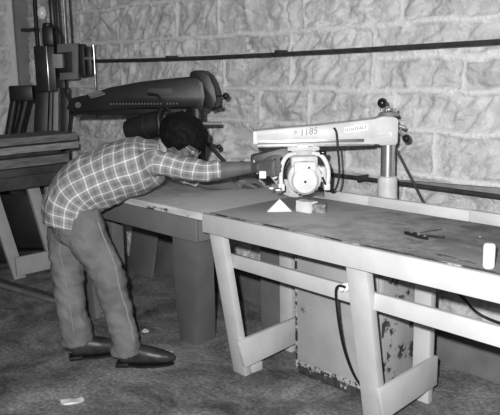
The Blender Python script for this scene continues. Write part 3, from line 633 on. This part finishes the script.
# ---------------------------------------------------------------- back-left bench with the lumber
def lx(px, py, x=-4.6): return U(px, py, 'x', x)
zb_ = .80
wb2 = thing('workbench', 'dim white-legged workbench at the left edge with planks piled on it', 'workbench', (-4.8, 2.2, 0))
obj('tabletop', G().box(-5.0, -4.62, 1.75, 2.62, .70, zb_ - .012, .004), M_oldwood, wb2)
obj('front_rail', G().box(-5.0, -4.6, 1.73, 1.75, .70, zb_ - .011, .003), M_oldwood, wb2)
def sleg(x_, yt, yf, zt=.70): return G().hexa([(x_, yf, 0), (x_ + .04, yf, 0), (x_ + .04, yf + .09, 0), (x_, yf + .09, 0), (x_, yt, zt), (x_ + .04, yt, zt), (x_ + .04, yt + .09, zt), (x_, yt + .09, zt)], .003)
a0 = U(20, 278, 'z', 0); 
obj('leg', sleg(-4.88, 1.98, 2.14), M_backbench, wb2)
obj('leg', sleg(-4.90, 2.30, 2.50 - .05), M_backbench, wb2)
q0 = U(15, 262, 'x', -4.83); q1 = U(17, 281, 'x', -4.83); q2 = U(48, 254, 'x', -4.83); q3 = U(48, 272, 'x', -4.83)
g = G().hexa([(-4.838, q1.y - .0, .03), (-4.815, q1.y, .03), (-4.815, 2.66, .03), (-4.838, 2.66, .03), (-4.838, q0.y, .17), (-4.815, q0.y, .17), (-4.815, 2.66, .17), (-4.838, 2.66, .17)], .002)
obj('end_board', g, M_backbench, wb2)
obj('leg', G().box(-4.9, -4.84, 2.56, 2.62, 0, .70, .003), M_backbench, wb2)
obj('leg', G().box(-4.99, -4.93, 1.8, 1.86, 0, .70, .003), M_backbench, wb2)
obj('leg', G().box(-4.99, -4.93, 2.5, 2.56, 0, .70, .003), M_backbench, wb2)
def plank(x0, x1, ya, yb, z0, z1, m, lab, seed, amp=.004, tilt=0):
    b = bmesh.new(); bmesh.ops.create_cube(b, size=1)
    le = [e for e in b.edges if abs((e.verts[0].co - e.verts[1].co).y) > .5]; bmesh.ops.subdivide_edges(b, edges=le, cuts=22)
    for v in b.verts:
        s = v.co.y + .5; n = noise.noise(V3((seed, s * 9, v.co.z * 4))) * amp
        v.co = V3(((x0 + x1) / 2 + v.co.x * (x1 - x0) + n, ya + s * (yb - ya), (z0 + z1) / 2 + v.co.z * (z1 - z0) + (n if v.co.z < 0 else n * .3) + tilt * (s - .5)))
    single('plank', G().bm(b), m, lab, 'plank', 'planks piled on the left bench')
zz = zb_ - .012
plank(-4.97, -4.63, 1.7, 2.58, zz + .002, zz + .052, M_oldwood, 'dark old plank at the bottom of the left pile', 1, .002)
plank(-4.97, -4.66, 1.7, 2.55, zz + .056, zz + .118, M_lumber, 'brown plank second from the bottom of the left pile', 2, .002)
plank(-4.96, -4.72, 1.7, 2.5, zz + .122, zz + .150, M_oldwood, 'thin dark recessed plank in the middle of the left pile', 3, .002)
plank(-4.96, -4.60, 1.7, 2.60, zz + .160, zz + .205, M_lumber2, 'pale ragged-edged plank, second from the top of the left pile', 4, .012)
plank(-4.97, -4.61, 1.7, 2.60, zz + .218, zz + .266, M_lumber, 'flat brown plank topmost on the left pile', 5, .002)
# pole lying on the floor
a0 = U(3, 286, 'z', .016); a1 = U(122, 321, 'z', .016); dd = (a1 - a0).normalized()
single('floor_pole', G().tube([a0 - dd * .4, a1], .016, 12), mat('dull_brown_pole', .16, .6, .2, 10), 'long dull pole lying on the floor behind the man and his boots', 'pole')
a0 = U(3, 281, 'z', .012); a1 = U(60, 297, 'z', .012)
single('floor_bar', G().tube([a0 - dd * .4, a1], .012, 8), M_oldwood, 'dark thin bar on the floor beside the long pole at left', 'bar')
# scraps on the floor
def scrap(px, py, w, h, rot, m, lab, name='paper_scrap', cat='scrap', th=.004, pts=None):
    c = U(px, py, 'z', 0); g = G(); n = 9; ol = []
    random.seed(int(px))
    for k in range(n):
        a = 2 * math.pi * k / n + rot; rr = random.uniform(.8, 1.1); ol.append((c.x + math.cos(a) * w * rr * math.cos(rot) - math.sin(a) * h * rr * math.sin(rot), c.y + math.cos(a) * w * rr * math.sin(rot) + math.sin(a) * h * rr * math.cos(rot)))
    vs = [(x, y, .0005) for x, y in ol] + [(x, y, th + .004 * (k % 3)) for k, (x, y) in enumerate(ol)] + [(c.x, c.y, th * 1.5)]
    fs = [list(range(n))[::-1]] + [[k, (k + 1) % n, n + (k + 1) % n, n + k] for k in range(n)] + [[n + k, n + (k + 1) % n, 2 * n] for k in range(n)]
    g.add(vs, fs); return single(name, g, m, lab, cat)
scrap(72, 402, .055, .028, .75 + .4, M_paper, 'pale leaf-shaped wood scrap on the floor at the bottom left', 'wood_scrap')
scrap(145, 331.5, .022, .015, .6, M_paper, 'small white paper scrap on the floor behind the front boot')
scrap(165, 352, .05, .012, .8, mat('grey_shaving', .3, .8), 'thin grey shaving on the floor by the toe of the front boot', 'wood_shaving', 'shaving', .002)

# ---------------------------------------------------------------- machine in the left background
FMc = Frame((-5.2, 2.45, 0), 46.8); mp = FMc.L
t = thing('woodworking_machine', 'tall dark machine with a square frame head standing behind the plank pile', 'machine', FMc.o, FMc.a, world=False)
M_mach = mat('grey_machine_paint', .13, .5, .15, 12); M_mach2 = mat('light_machine_paint', .26, .5, .1, 12)
def pbox(px0, px1, py0, py1, y0, y1, bev=.004):
    a = mp(px0, py0, y0); b = mp(px1, py1, y0); return G().box(min(a.x, b.x), max(a.x, b.x), y0, y1, min(a.z, b.z), max(a.z, b.z), bev)
obj('base', G().box(-.30, .22, -.02, .34, 0, .10, .01).box(-.22, .14, .04, .28, .1, .55, .02), M_darkmetal, t)
for k, (px0, px1, m_, y0) in enumerate(((36, 49, M_darkmetal, .08), (50.5, 52.5, M_mach, .05), (54, 58.5, M_mach2, .05), (61, 69, M_darkmetal, .08))):
    a = mp(px0, 92, y0); b = mp(px1, 92, y0); c = mp(px0 - 3 + k, 142, y0); d_ = mp(px1 - 2 + k * .8, 142, y0)
    sl = (c.x - a.x) / (c.z - a.z); sr = (d_.x - b.x) / (d_.z - b.z); zlo = .5
    g = G().hexa([(a.x + sl * (zlo - a.z), y0, zlo), (b.x + sr * (zlo - b.z), y0, zlo), (b.x + sr * (zlo - b.z), y0 + .06, zlo), (a.x + sl * (zlo - a.z), y0 + .06, zlo), (a.x, y0, a.z + .03), (b.x, y0, b.z + .03), (b.x, y0 + .06, b.z + .03), (a.x, y0 + .06, a.z + .03)], .003)
    obj('post', g, m_, t)
obj('post_panel', pbox(49, 60, 92, 140, .11, .13), M_pipe, t)
obj('head_block', pbox(33, 57, 46, 92, .02, .22, .01), M_darkmetal, t)
e = mp(47.5, 46, .0); part_label(obj('slide_edge', pbox(46.3, 48.6, 46, 91, .005, .02, .002), M_chrome, t), 'bright worn slide edge')
q = [mp(px, py, 0) for px, py in ((57.5, 44), (78, 43), (78.5, 79), (60, 80), (60, 73), (72.5, 72), (72, 52), (57.5, 53))]
obj('square_bracket', G().prism([(p_.x, p_.z) for p_ in q][::-1], -.01, .07, .004), M_mach, t)
obj('bracket_back', pbox(57, 78, 45, 78, .09, .11), M_black, t)
part_label(obj('slide_block', pbox(52, 63, 54, 68, -.02, .06), M_mach2, t), 'light square slide block')
obj('side_plate', pbox(78.5, 86, 44, 77, .02, .10), M_black, t)
obj('arm_block', pbox(85, 92.5, 47, 76, .03, .10, .008), M_darkmetal, t)
obj('arm_block_band', pbox(84.5, 94, 57, 59.5, .022, .10, .002), M_mach, t)
ro = obj('feed_rod', G().cyl(mp(93.5, 46, 0), mp(95, 74, 0), .009, seg=14).cyl(mp(93.2, 45, 0), mp(93.3, 47.5, 0), .016, seg=14), M_chrome, t)
obj('rod_tip', G().tube([mp(95, 74, 0), mp(95.3, 81, 0), mp(95.5, 84, 0), mp(95.7, 89, 0)], [.008, .008, .012, .006], 12), M_steel, ro)
a = mp(47, 27, .1); obj('motor_housing', pbox(40.5, 54, 26, 46, .06, .20, .02).cyl((a.x, .12, a.z - .01), (a.x, .12, a.z + .03), .04, seg=18, bev=.006), M_darkmetal, t)
obj('supply_hose', G().tube(spline([mp(53, 27, .08), mp(57, 28, .08), mp(61, 34, .08), mp(63, 43, .08)]), .012, 10), M_black, t)
part_label(obj('tall_rod', G().cyl(mp(63, -8, .06), mp(66, 44, .06), .009, seg=12), M_steel, t), 'thin light upright rod')
obj('upright', pbox(54, 61, -10, 46, .12, .18), M_darkmetal, t)
obj('upright', pbox(68, 71.5, -10, 46, .12, .18), M_darkmetal, t)
obj('belt_guard', pbox(47, 55, -8, 30, .20, .26, .02), M_darkmetal, t)
obj('foot_lever', G().tube([mp(66, 78, .1), mp(66, 92, .06), mp(72, 106, .06), mp(68, 140, .1), (mp(68, 140, .1).x, .12, .5)], .012, 10), M_black, t)
obj('table_casting', pbox(8, 33, 86, 101, .04, .20, .01), M_darkmetal, t)
for px0, px1 in ((27, 17), (15, 8)):
    a = mp(px0, 98, .1); b = mp(px1, 140, .1); sl = (b.x - a.x) / (b.z - a.z); obj('brace', G().tube([(a.x, .1, a.z), (a.x + sl * (.55 - a.z), .1, .55)], .035, 10), M_darkmetal, t)
def mp(px, py, y): return U(px, py, 'y', y)
# conduit and lamp
t = thing('electrical_conduit', 'dark vertical conduit with a short side stub in the left corner', 'pipe', (mp(36, 0, 2.9).x, 2.9, 1.7))
a = mp(34, -20, 2.96); b = mp(37, 46, 2.96)
obj('pipe', G().cyl((a.x, 2.96, 2.76), (b.x, 2.96, 1.3), .018, seg=14), M_black, t)
obj('side_stub', G().cyl(mp(22, 30, 2.96), mp(41, 29.5, 2.96), .014, seg=12).ell(mp(36, 29.5, 2.96), .026), M_black, t)
q = mp(42, 13, 2.88)
t = thing('lamp_globe', 'small white glass lamp globe beside the dark vertical conduit at top left', 'lamp', q)
obj('globe', G().ell(q, (.038, .038, .055)), mat('milky_glass', .8, .2, spec=.6), t)
obj('lamp_holder', G().cyl(q - V3((.0, 0, .05)), q - V3((0, 0, .30)), .03, .026, 16, .004).tube([q - V3((0, 0, .2)), q + V3((-.04, .05, -.2)), (q.x - .06, 2.955, q.z - .2)], .01, 8), M_mach2, t)

# ---------------------------------------------------------------- the man
FM = Frame((-3.17, 1.85, 0), 46.8); L = FM.L
man = thing('person', 'person in a plaid shirt and jeans bending over the bench, reaching for the saw', 'person', FM.o, FM.a, world=False)
def voxel(g, size, sm=2, name='m', fac=.5):
    me = g.mesh(name); o = bpy.data.objects.new('tmp', me); C.objects.link(o)
    md = o.modifiers.new('r', 'REMESH'); md.mode = 'VOXEL'; md.voxel_size = size
    if sm: ms = o.modifiers.new('s', 'SMOOTH'); ms.iterations = sm; ms.factor = fac
    dg = bpy.context.evaluated_depsgraph_get(); m2 = bpy.data.meshes.new_from_object(o.evaluated_get(dg)); bpy.data.objects.remove(o); bpy.data.meshes.remove(me)
    m2.name = name; return m2
def wrinkle(me, fn):
    n = len(me.vertices); no = [v.normal.copy() for v in me.vertices]
    for v, nn in zip(me.vertices, no): v.co = v.co + nn * fn(v.co)
    me.update()
SB = (0, 1, 0)
# joints (local: x = picture right, y = away from camera, z = up)
hipR, kneeR, ankR = V3((-.04, -.09, .82)), L(110, 278, -.14), L(127, 352, -.155)
hipL, kneeL, ankL = V3((-.10, .09, .82)), L(66, 282, .02), L(77, 345, -.02)
shR = L(157, 163, -.17); elR = L(206, 172, -.25); wrR = L(254, 167, -.235)
shL = L(163, 160, .17); elL = L(202, 180, .22); wrL = L(238, 188.5, .30)
neck = L(163, 152, 0); headc = L(181.5, 142.5, -.03)
# ---- shirt
tors = [(L(71, 222, 0), (.137, .175)), (L(71.5, 212, 0), (.142, .18)), (L(74, 201, 0), (.145, .18)), (L(80, 192, 0), (.147, .178)), (L(91, 184, 0), (.148, .175)), (L(105, 177, 0), (.149, .178)), (L(120, 171, 0), (.150, .185)), (L(135, 166, 0), (.147, .195)), (L(148, 162, 0), (.132, .185)), (L(157, 158, 0), (.094, .13)), (L(164, 156, 0), (.056, .068))]
g = G(); tp = spline([a for a, b in tors], 3); tr = []
for i in range(len(tors) - 1):
    for k in range(3): s = k / 3; tr.append(tuple(tors[i][1][j] * (1 - s) + tors[i + 1][1][j] * s for j in (0, 1)))
tr.append(tors[-1][1])
g.tube(tp, tr, 40, side=SB)
cuffR = L(221, 170, -.25)
armR_path = [shR + V3((-.04, .04, 0)), shR, shR.lerp(elR, .4), shR.lerp(elR, .8), elR, cuffR]
g.tube(spline(armR_path, 4), [x for a, b in zip([.068, .066, .054, .049, .046], [.066, .054, .049, .046, .045]) for x in [a + (b - a) * k / 4 for k in range(4)]] + [.045], 24, side=SB)
cuffL = L(200, 179, .21)
armL_path = [shL + V3((-.03, -.03, 0)), shL, shL.lerp(elL, .5), cuffL]
g.tube(spline(armL_path, 4), [x for a, b in zip([.08, .075, .066], [.075, .066, .05]) for x in [a + (b - a) * k / 4 for k in range(4)]] + [.050], 24, side=SB)
shirt = voxel(g, .009, 3, 'shirt')
SEG = {'t': tp, 'r': spline(armR_path, 4), 'l': spline(armL_path, 4)}
def seg_coord(path, p):
    best = None; acc = 0
    for i in range(len(path) - 1):
        a, b = path[i], path[i + 1]; d = b - a; l = d.length; tt = (p - a).dot(d) / (l * l)
        lo, hi = (-9 if i == 0 else 0), (9 if i == len(path) - 2 else 1)
        s = max(lo, min(hi, tt)); q = a + d * s; r = (p - q).length
        if best is None or r < best[0]: best = (r, acc + s * l, d.normalized(), p - q)
        acc += l
    return best
def shirt_wr(p):
    return .010 * noise.noise(V3((p.x * 9, p.y * 6, p.z * 9))) + .005 * noise.noise(p * 22) + .004 * (1 - abs(noise.noise(V3((p.x * 6 + p.z * 14, p.y * 5, p.z * 8 - p.x * 9)))) * 2)
wrinkle(shirt, shirt_wr)
ua = []; va = []
for v in shirt.vertices:
    p = v.co; bt = seg_coord(SEG['t'], p); br_ = seg_coord(SEG['r'], p); bl = seg_coord(SEG['l'], p)
    rt_ = bt[0] / .16; rr = br_[0] / .075; rl = bl[0] / .072
    k = min((rt_, 't'), (rr if br_[1] > .07 else 9, 'r'), (rl if bl[1] > .06 else 9, 'l'))[1]
    b = {'t': bt, 'r': br_, 'l': bl}[k]; nn = V3(SB).cross(b[2]); ang = math.atan2(b[3].dot(V3(SB)), -b[3].dot(nn))
    rad = {'t': .165, 'r': .066, 'l': .066}[k]
    ua.append(b[1] + .12 * b[3].dot(nn) + .02 * noise.noise(p * 6)); va.append(ang * rad + .02 * noise.noise(p * 6 + V3((5, 5, 5))))
for nme, arr in (('plaid_u', ua), ('plaid_v', va)):
    at = shirt.attributes.new(nme, 'FLOAT', 'POINT'); at.data.foreach_set('value', arr)
so = obj('shirt', shirt, M_shirt, man, 80)
# collar
nd = (headc - neck + V3((.0, 0, -.03))).normalized(); c1 = nd.cross(V3(SB)).normalized()
g = G(); ring = []
for k in range(33):
    a = 2 * math.pi * k / 32; ring.append(neck + nd * (.012 + .006 * math.sin(3 * a)) + V3(SB) * (.066 * math.cos(a)) + c1 * (.062 * math.sin(a)))
g.tube(ring, [(.009, .017)] * 33, 10, side=tuple(nd)); obj('collar', g, mat('shirt_collar_cotton', .34, .85, .2, 60, .001, 60), so)
# ---- trousers
g = G()
g.tube([V3((-.09, 0, .80)) + V3((0, 0, dz)) for dz in (-.16, -.10, -.03, .05, .12)], [(.09, .14), (.115, .165), (.122, .168), (.122, .16), (.12, .15)], 32, side=SB)
def leg_tube(g, P, rr, sub=4):
    p = spline(P, sub); r = []
    for i in range(len(P) - 1):
        for k in range(sub): s = k / sub; r.append((rr[i][0] * (1 - s) + rr[i + 1][0] * s, rr[i][1] * (1 - s) + rr[i + 1][1] * s))
    r.append(rr[-1]); g.tube(p, r, 28, side=SB)
g.ell(L(76, 226, 0), (.115, .15, .10))
leg_tube(g, [L(80, 212, -.07), L(85, 232, -.085), L(95, 252, -.10), L(107, 272, -.13), L(112, 290, -.14), L(118, 312, -.15), L(124, 336, -.155), L(127, 353, -.155)],
         [(.10, .09), (.105, .095), (.095, .088), (.082, .078), (.073, .07), (.070, .068), (.070, .068), (.074, .072)])
leg_tube(g, [L(68, 212, .08), L(67, 232, .07), L(67, 254, .05), L(68, 276, .03), L(69, 296, .01), L(73, 316, -.01), L(77, 334, -.02), L(79, 342, -.02)],
         [(.10, .09), (.10, .095), (.092, .088), (.080, .078), (.073, .07), (.074, .068), (.082, .072), (.084, .074)])
jeans = voxel(g, .009, 8, 'jeans')
def jwr(p):
    a = 1.0 if p.z > .55 else 1.6
    return a * (.005 * noise.noise(V3((p.x * 8, p.y * 8, p.z * 30))) + .010 * (.5 - abs(noise.noise(V3((p.x * 8, p.y * 8, p.z * 13 + p.x * 12)))))) + .003 * noise.noise(p * 40)
wrinkle(jeans, jwr)
jo = obj('jeans', jeans, M_jeans, man, 80)
ss = [(98, 222), (103, 236), (110, 252), (116, 268), (119, 285), (124, 303), (130, 322), (134, 342)]
g = G(); bvh = None
from mathutils.bvhtree import BVHTree
bvh = BVHTree.FromPolygons([v.co for v in jeans.vertices], [tuple(p.vertices) for p in jeans.polygons])
camL = FM.loc(CP)
def on_surf(px, py, lift=.0):
    d = (L(px, py, 0) - camL).normalized(); h = bvh.ray_cast(camL, d); return (h[0] - d * lift) if h[0] else None
sp = [q for q in (on_surf(px, py) for px, py in ss) if q]
def tight(P, sub=8):
    out = []
    for p_ in spline(P, sub):
        h = bvh.find_nearest(p_); out.append(h[0])
    return out
obj('seam', G().tube(tight(sp), .0035, 6), M_seam, jo)
sp = [q for q in (on_surf(px, py) for px, py in ((59, 226), (60, 245), (62, 262), (66, 284), (70, 308), (74, 332))) if q]
obj('seam', G().tube(tight(sp), .0025, 6), M_seam, jo)
# ---- boots
def boot(hx, hy, yaw, name='boot'):
    g = G(); rings = [(-.03, .034, .055, .06), (-.015, .040, .062, .06), (.02, .043, .060, .058), (.07, .041, .054, .054), (.13, .045, .046, .047), (.19, .042, .038, .038), (.24, .030, .032, .027), (.272, .012, .030, .013)]
    g.tube([(x, 0, zc + .012) for x, w, zc, h in rings], [(h, w) for x, w, zc, h in rings], 24, side=SB)
    g.tube([(.0, 0, .06), (.0, 0, .11), (-.005, 0, .125)], [(.052, .043), (.048, .041), (.046, .041)], 20, side=SB)
    me = voxel(g, .007, 3, name); 
    for v in me.vertices: v.co.z = max(v.co.z, .010 if v.co.x > .04 else .02)
    M_ = Matrix.Translation((hx, hy, 0)) @ Matrix.Rotation(yaw, 4, 'Z'); me.transform(M_)
    o = obj(name, me, M_shoe, man, 70)
    g = G()
    b = bmesh.new(); n = 26; out = []
    for k in range(n):
        a = 2 * math.pi * k / n; x = .115 + .15 * math.cos(a); w = (.05 if math.cos(a) > -.3 else .042) * math.sin(a); out.append(M_ @ V3((x, w * (1 - .25 * max(0, math.cos(a)) ** 4), 0)))
    vs = [(p_.x, p_.y, .004) for p_ in out] + [(p_.x, p_.y, .014) for p_ in out]
    g.add(vs, [list(range(n))[::-1], list(range(n, 2 * n))] + [[k, (k + 1) % n, n + (k + 1) % n, n + k] for k in range(n)])
    g.box(-.034, .035, -.036, .036, 0, .022, .004, M_)
    obj('sole', g, M_black, o); return o
hR = FM.loc(U(114, 367, 'z', 0)); hL = FM.loc(U(66, 361, 'z', 0))
boot(hR.x + .045, hR.y + .02, R(-2)); boot(hL.x + .045, hL.y + .03, R(16))
# ---- body (skin): head, neck, arms, hands, hidden trunk and legs, one continuous surface
P_ = R(40)
hf = V3((math.cos(P_), -.05, -math.sin(P_))).normalized(); hu = V3((math.sin(P_), 0, math.cos(P_))); hl = hu.cross(hf).normalized(); hu = hf.cross(hl).normalized()
MH = Matrix((hf, hl, hu)).transposed().to_4x4(); MH.translation = headc
g = G()
g.ell((-.012, 0, .028), (.098, .076, .092), MH, 28, 18).ell((.035, 0, -.045), (.055, .056, .062), MH, 24, 14).ell((.055, 0, -.088), (.028, .034, .022), MH)
g.tube([MH @ V3(p_) for p_ in ((.082, 0, .022), (.096, 0, -.002), (.108, 0, -.02), (.098, 0, -.030))], [.009, .010, .0145, .009], 12)   # nose
g.ell((.086, 0, -.058), (.012, .024, .006), MH, 12, 8).ell((.084, 0, -.070), (.012, .021, .006), MH, 12, 8)           # lips
for s in (1, -1):
    g.ell((.075, s * .033, .022), (.014, .024, .007), MH, 12, 8)      # brow
    g.ell((.052, s * .046, -.025), (.026, .018, .022), MH, 12, 8)     # cheek
    g.tube([MH @ V3(p_) for p_ in ((-.012, s * .076, .022), (-.022, s * .079, .010), (-.018, s * .079, -.012), (-.008, s * .078, -.026))], [.007, .008, .008, .007], 10)
g.tube([headc + hu * -.03 - hf * .03, neck + V3((.04, 0, .01)), neck, neck - V3((.05, 0, .01))], [.052, .050, .050, .055], 20)
g.tube(spline([a for a, b in tors], 2), [x for i in range(len(tors) - 1) for x in [tuple(c * .72 for c in tors[i][1])] * 2] + [(.04, .045)], 20, side=SB)
for h, k, a in ((hipR, kneeR, ankR), (hipL, kneeL, ankL)):
    g.tube([V3((-.07, h.y * .8, .84)), h.lerp(k, .35) + V3((-.015, 0, 0)), k, k.lerp(a, .35), a, a - V3((0, 0, .03))], [.065, .05, .042, .042, .034, .033], 16)
g.tube(spline([shR, shR.lerp(elR, .5), elR, elR.lerp(wrR, .3), elR.lerp(wrR, .7), wrR], 3), [.05] * 3 + [.045] * 3 + [.042, .044, .045] + [.044, .040, .037] + [.034, .031, .029] + [.028], 16)
g.tube(spline([shL, shL.lerp(elL, .5), elL, elL.lerp(wrL, .3), elL.lerp(wrL, .7), wrL], 3), [.05] * 3 + [.045] * 3 + [.040, .042, .043] + [.042, .038, .035] + [.034, .032, .030] + [.028], 16)
def hand(g, MW, curl, spread=1., thumb=40, left=False):
    s = -1 if left else 1       # x: towards fingers, y: towards the thumb, z: back of hand
    g.tube([MW @ V3(p_) for p_ in ((-.02, 0, 0), (.01, 0, 0), (.045, 0, .002), (.085, 0, .002), (.095, 0, 0))], [(.019, .026), (.018, .032), (.016, .040), (.014, .041), (.009, .034)], 18, side=MW.to_3x3() @ V3((0, 1, 0)))
    for k, (yy, ln, r_) in enumerate(((.030, .072, .0092), (.010, .080, .0095), (-.011, .074, .009), (-.030, .058, .008))):
        p_ = V3((.078 + (.004 if k in (1, 2) else 0), yy, .002)); pts = [V3((.06, yy * .9, 0)), p_.copy()]; a = 0; fan = (yy * 3.0) * spread
        for sgi, (fr, c) in enumerate(((.44, curl[0]), (.32, curl[1]), (.24, curl[2]))):
            a += R(c + 2 * k); p_ = p_ + V3((math.cos(a), math.sin(fan) * math.cos(a), -math.sin(a))) * ln * fr; pts.append(p_.copy())
        g.tube([MW @ q_ for q_ in pts], [r_, r_ * 1.05, r_, r_ * .93, r_ * .8], 10)
        g.ell(MW @ pts[-1], r_ * .8, seg=10, rings=6)
    ta = R(thumb); pts = [V3((.012, .018, -.006)), V3((.035, .040, -.012)), V3((.035 + .034 * math.cos(ta), .040 + .03 * math.sin(ta), -.018)), V3((.035 + .060 * math.cos(ta) + .004, .040 + .036 * math.sin(ta), -.030))]
    g.tube([MW @ q_ for q_ in pts], [.015, .0125, .0105, .009], 10); g.ell(MW @ pts[-1], .0088, seg=10, rings=6)
# right hand closed round the saw handle
saw = lambda p: FM.loc(FS.W(p))
gripc = saw((cx_g := -.395 - .143, -.084, .20))
fx = (gripc - wrR); fx.z *= .4; fx.normalize(); fz = V3((0, 0, 1)).cross(fx).normalized() * -1   # back of hand towards camera
fz = -V3((0, 0, 1)).cross(fx).normalized(); fy = fz.cross(fx).normalized()
MR = Matrix((fx, fy, fz)).transposed().to_4x4(); MR.translation = gripc - fx * .062 + fz * .022
hand(g, MR, (62, 78, 55), .5, 20)
g.tube([wrR - fx * .02, wrR, MR @ V3((0, 0, 0))], [.028, .027, (.026)], 16)
# left hand resting flat on the bench holding the work
fx = V3((.93, .30, -.10)).normalized(); fz = V3((.05, -.1, 1)); fz = (fz - fx * fz.dot(fx)).normalized(); fy = fz.cross(fx).normalized()
ML = Matrix((fx, -fy, fz)).transposed().to_4x4(); ML.translation = V3((wrL.x + .018, wrL.y, HT + .040))
wrL2 = ML.translation
hand(g, ML, (22, 28, 20), 1.3, 42)
g.tube([wrL - fx * .02, wrL, wrL2], [.027, .0265, .026], 16)
body = voxel(g, .0045, 2, 'body', .4)
obj('body', body, M_skin, man, 80)
# eyes, glasses, hair
for s in (1, -1):
    e = obj('eye', G().ell((.076, s * .033, .002), .0105, MH), mat('eye_white', .35, .4), man)
    obj('iris', G().ell((.0845, s * .033, .001), (.0035, .0055, .0055), MH, 12, 8), M_ink, e)
g = G()
for s in (1, -1):
    g.tube([MH @ V3((.103, s * .036 + .026 * math.cos(a), -.002 + .021 * math.sin(a))) for a in [k * math.pi / 9 for k in range(19)]], .0022, 6)
    g.tube([MH @ V3(p_) for p_ in ((.102, s * .061, .004), (.07, s * .074, .006), (.035, s * .078, .008))], .002, 6)
g.tube([MH @ V3((.105, -.011, 0)), MH @ V3((.107, 0, .003)), MH @ V3((.105, .011, 0))], .002, 6)
obj('glasses', g, M_glint, man)
b = bmesh.new(); bmesh.ops.create_icosphere(b, subdivisions=6, radius=1)
def sst(a, b_, x): x = max(0, min(1, (x - a) / (b_ - a))); return x * x * (3 - 2 * x)
for v in b.verts:
    d = v.co.copy(); 
    ex = V3((d.x * .128, d.y * .103, d.z * .112)); ex += V3((-.014, 0, .032))
    if d.z < 0: ex.z = .032 + d.z * (.105 if d.x < .1 else .085)
    # face opening: fringe line over the brow, sideburn in front of the ear, nape behind
    bang = .030 if ex.x > .05 else (-.035 + .065 * sst(.018, .05, ex.x) if ex.x > -.01 else -.035 - .05 * sst(-.01, -.05, ex.x))
    f = sst(bang + .008, bang - .010, ex.z)
    st = noise.noise(V3((d.x * 3, d.y * 6, d.z * 3))) * .007 + noise.noise(V3((d.x * 7, d.y * 30, d.z * 7))) * .0025
    ex = ex + d * st
    inn = V3((d.x * .075 - .012, d.y * .058, d.z * .075 + .025))
    v.co = MH @ ex.lerp(inn, f)
obj('hair', G().bm(b), M_hair, man, 80)
# watch on the right wrist
wd = (wrR - elR).normalized(); wp = wrR.lerp(gripc, .08)
g = G(); s1 = wd.cross(V3((0, 0, 1))).normalized(); s2 = wd.cross(s1).normalized()
g.tube([wp + wd * .006 * math.sin(a) + s1 * .0315 * math.cos(a) + s2 * .0315 * math.sin(a) for a in [k * math.pi / 12 for k in range(25)]], .0042, 8)
part_label(obj('wristwatch', g, M_plate, man), 'light watch strap on the right wrist')

# ---------------------------------------------------------------- light : the photographer's flash, faint room light
fl = bpy.data.lights.new('camera_flash', 'SPOT'); fo = bpy.data.objects.new('camera_flash', fl); C.objects.link(fo)
fl.energy = 600; fl.shadow_soft_size = .025; fl.spot_size = R(95); fl.spot_blend = .6
fo.location = CP - RT * .10 + UP * .13 - FW * .02
tgt = CP + ray(285, 190) * 4
fo.rotation_euler = (tgt - fo.location).to_track_quat('-Z', 'Y').to_euler()
w = bpy.data.worlds.new('world'); sc.world = w; w.use_nodes = True
w.node_tree.nodes['Background'].inputs[0].default_value = (.9, .9, .9, 1); w.node_tree.nodes['Background'].inputs[1].default_value = .05
sc.view_settings.view_transform = 'Standard'; sc.view_settings.look = 'None'; sc.view_settings.exposure = 0; sc.view_settings.gamma = 1; sc.view_settings.use_curve_mapping = False
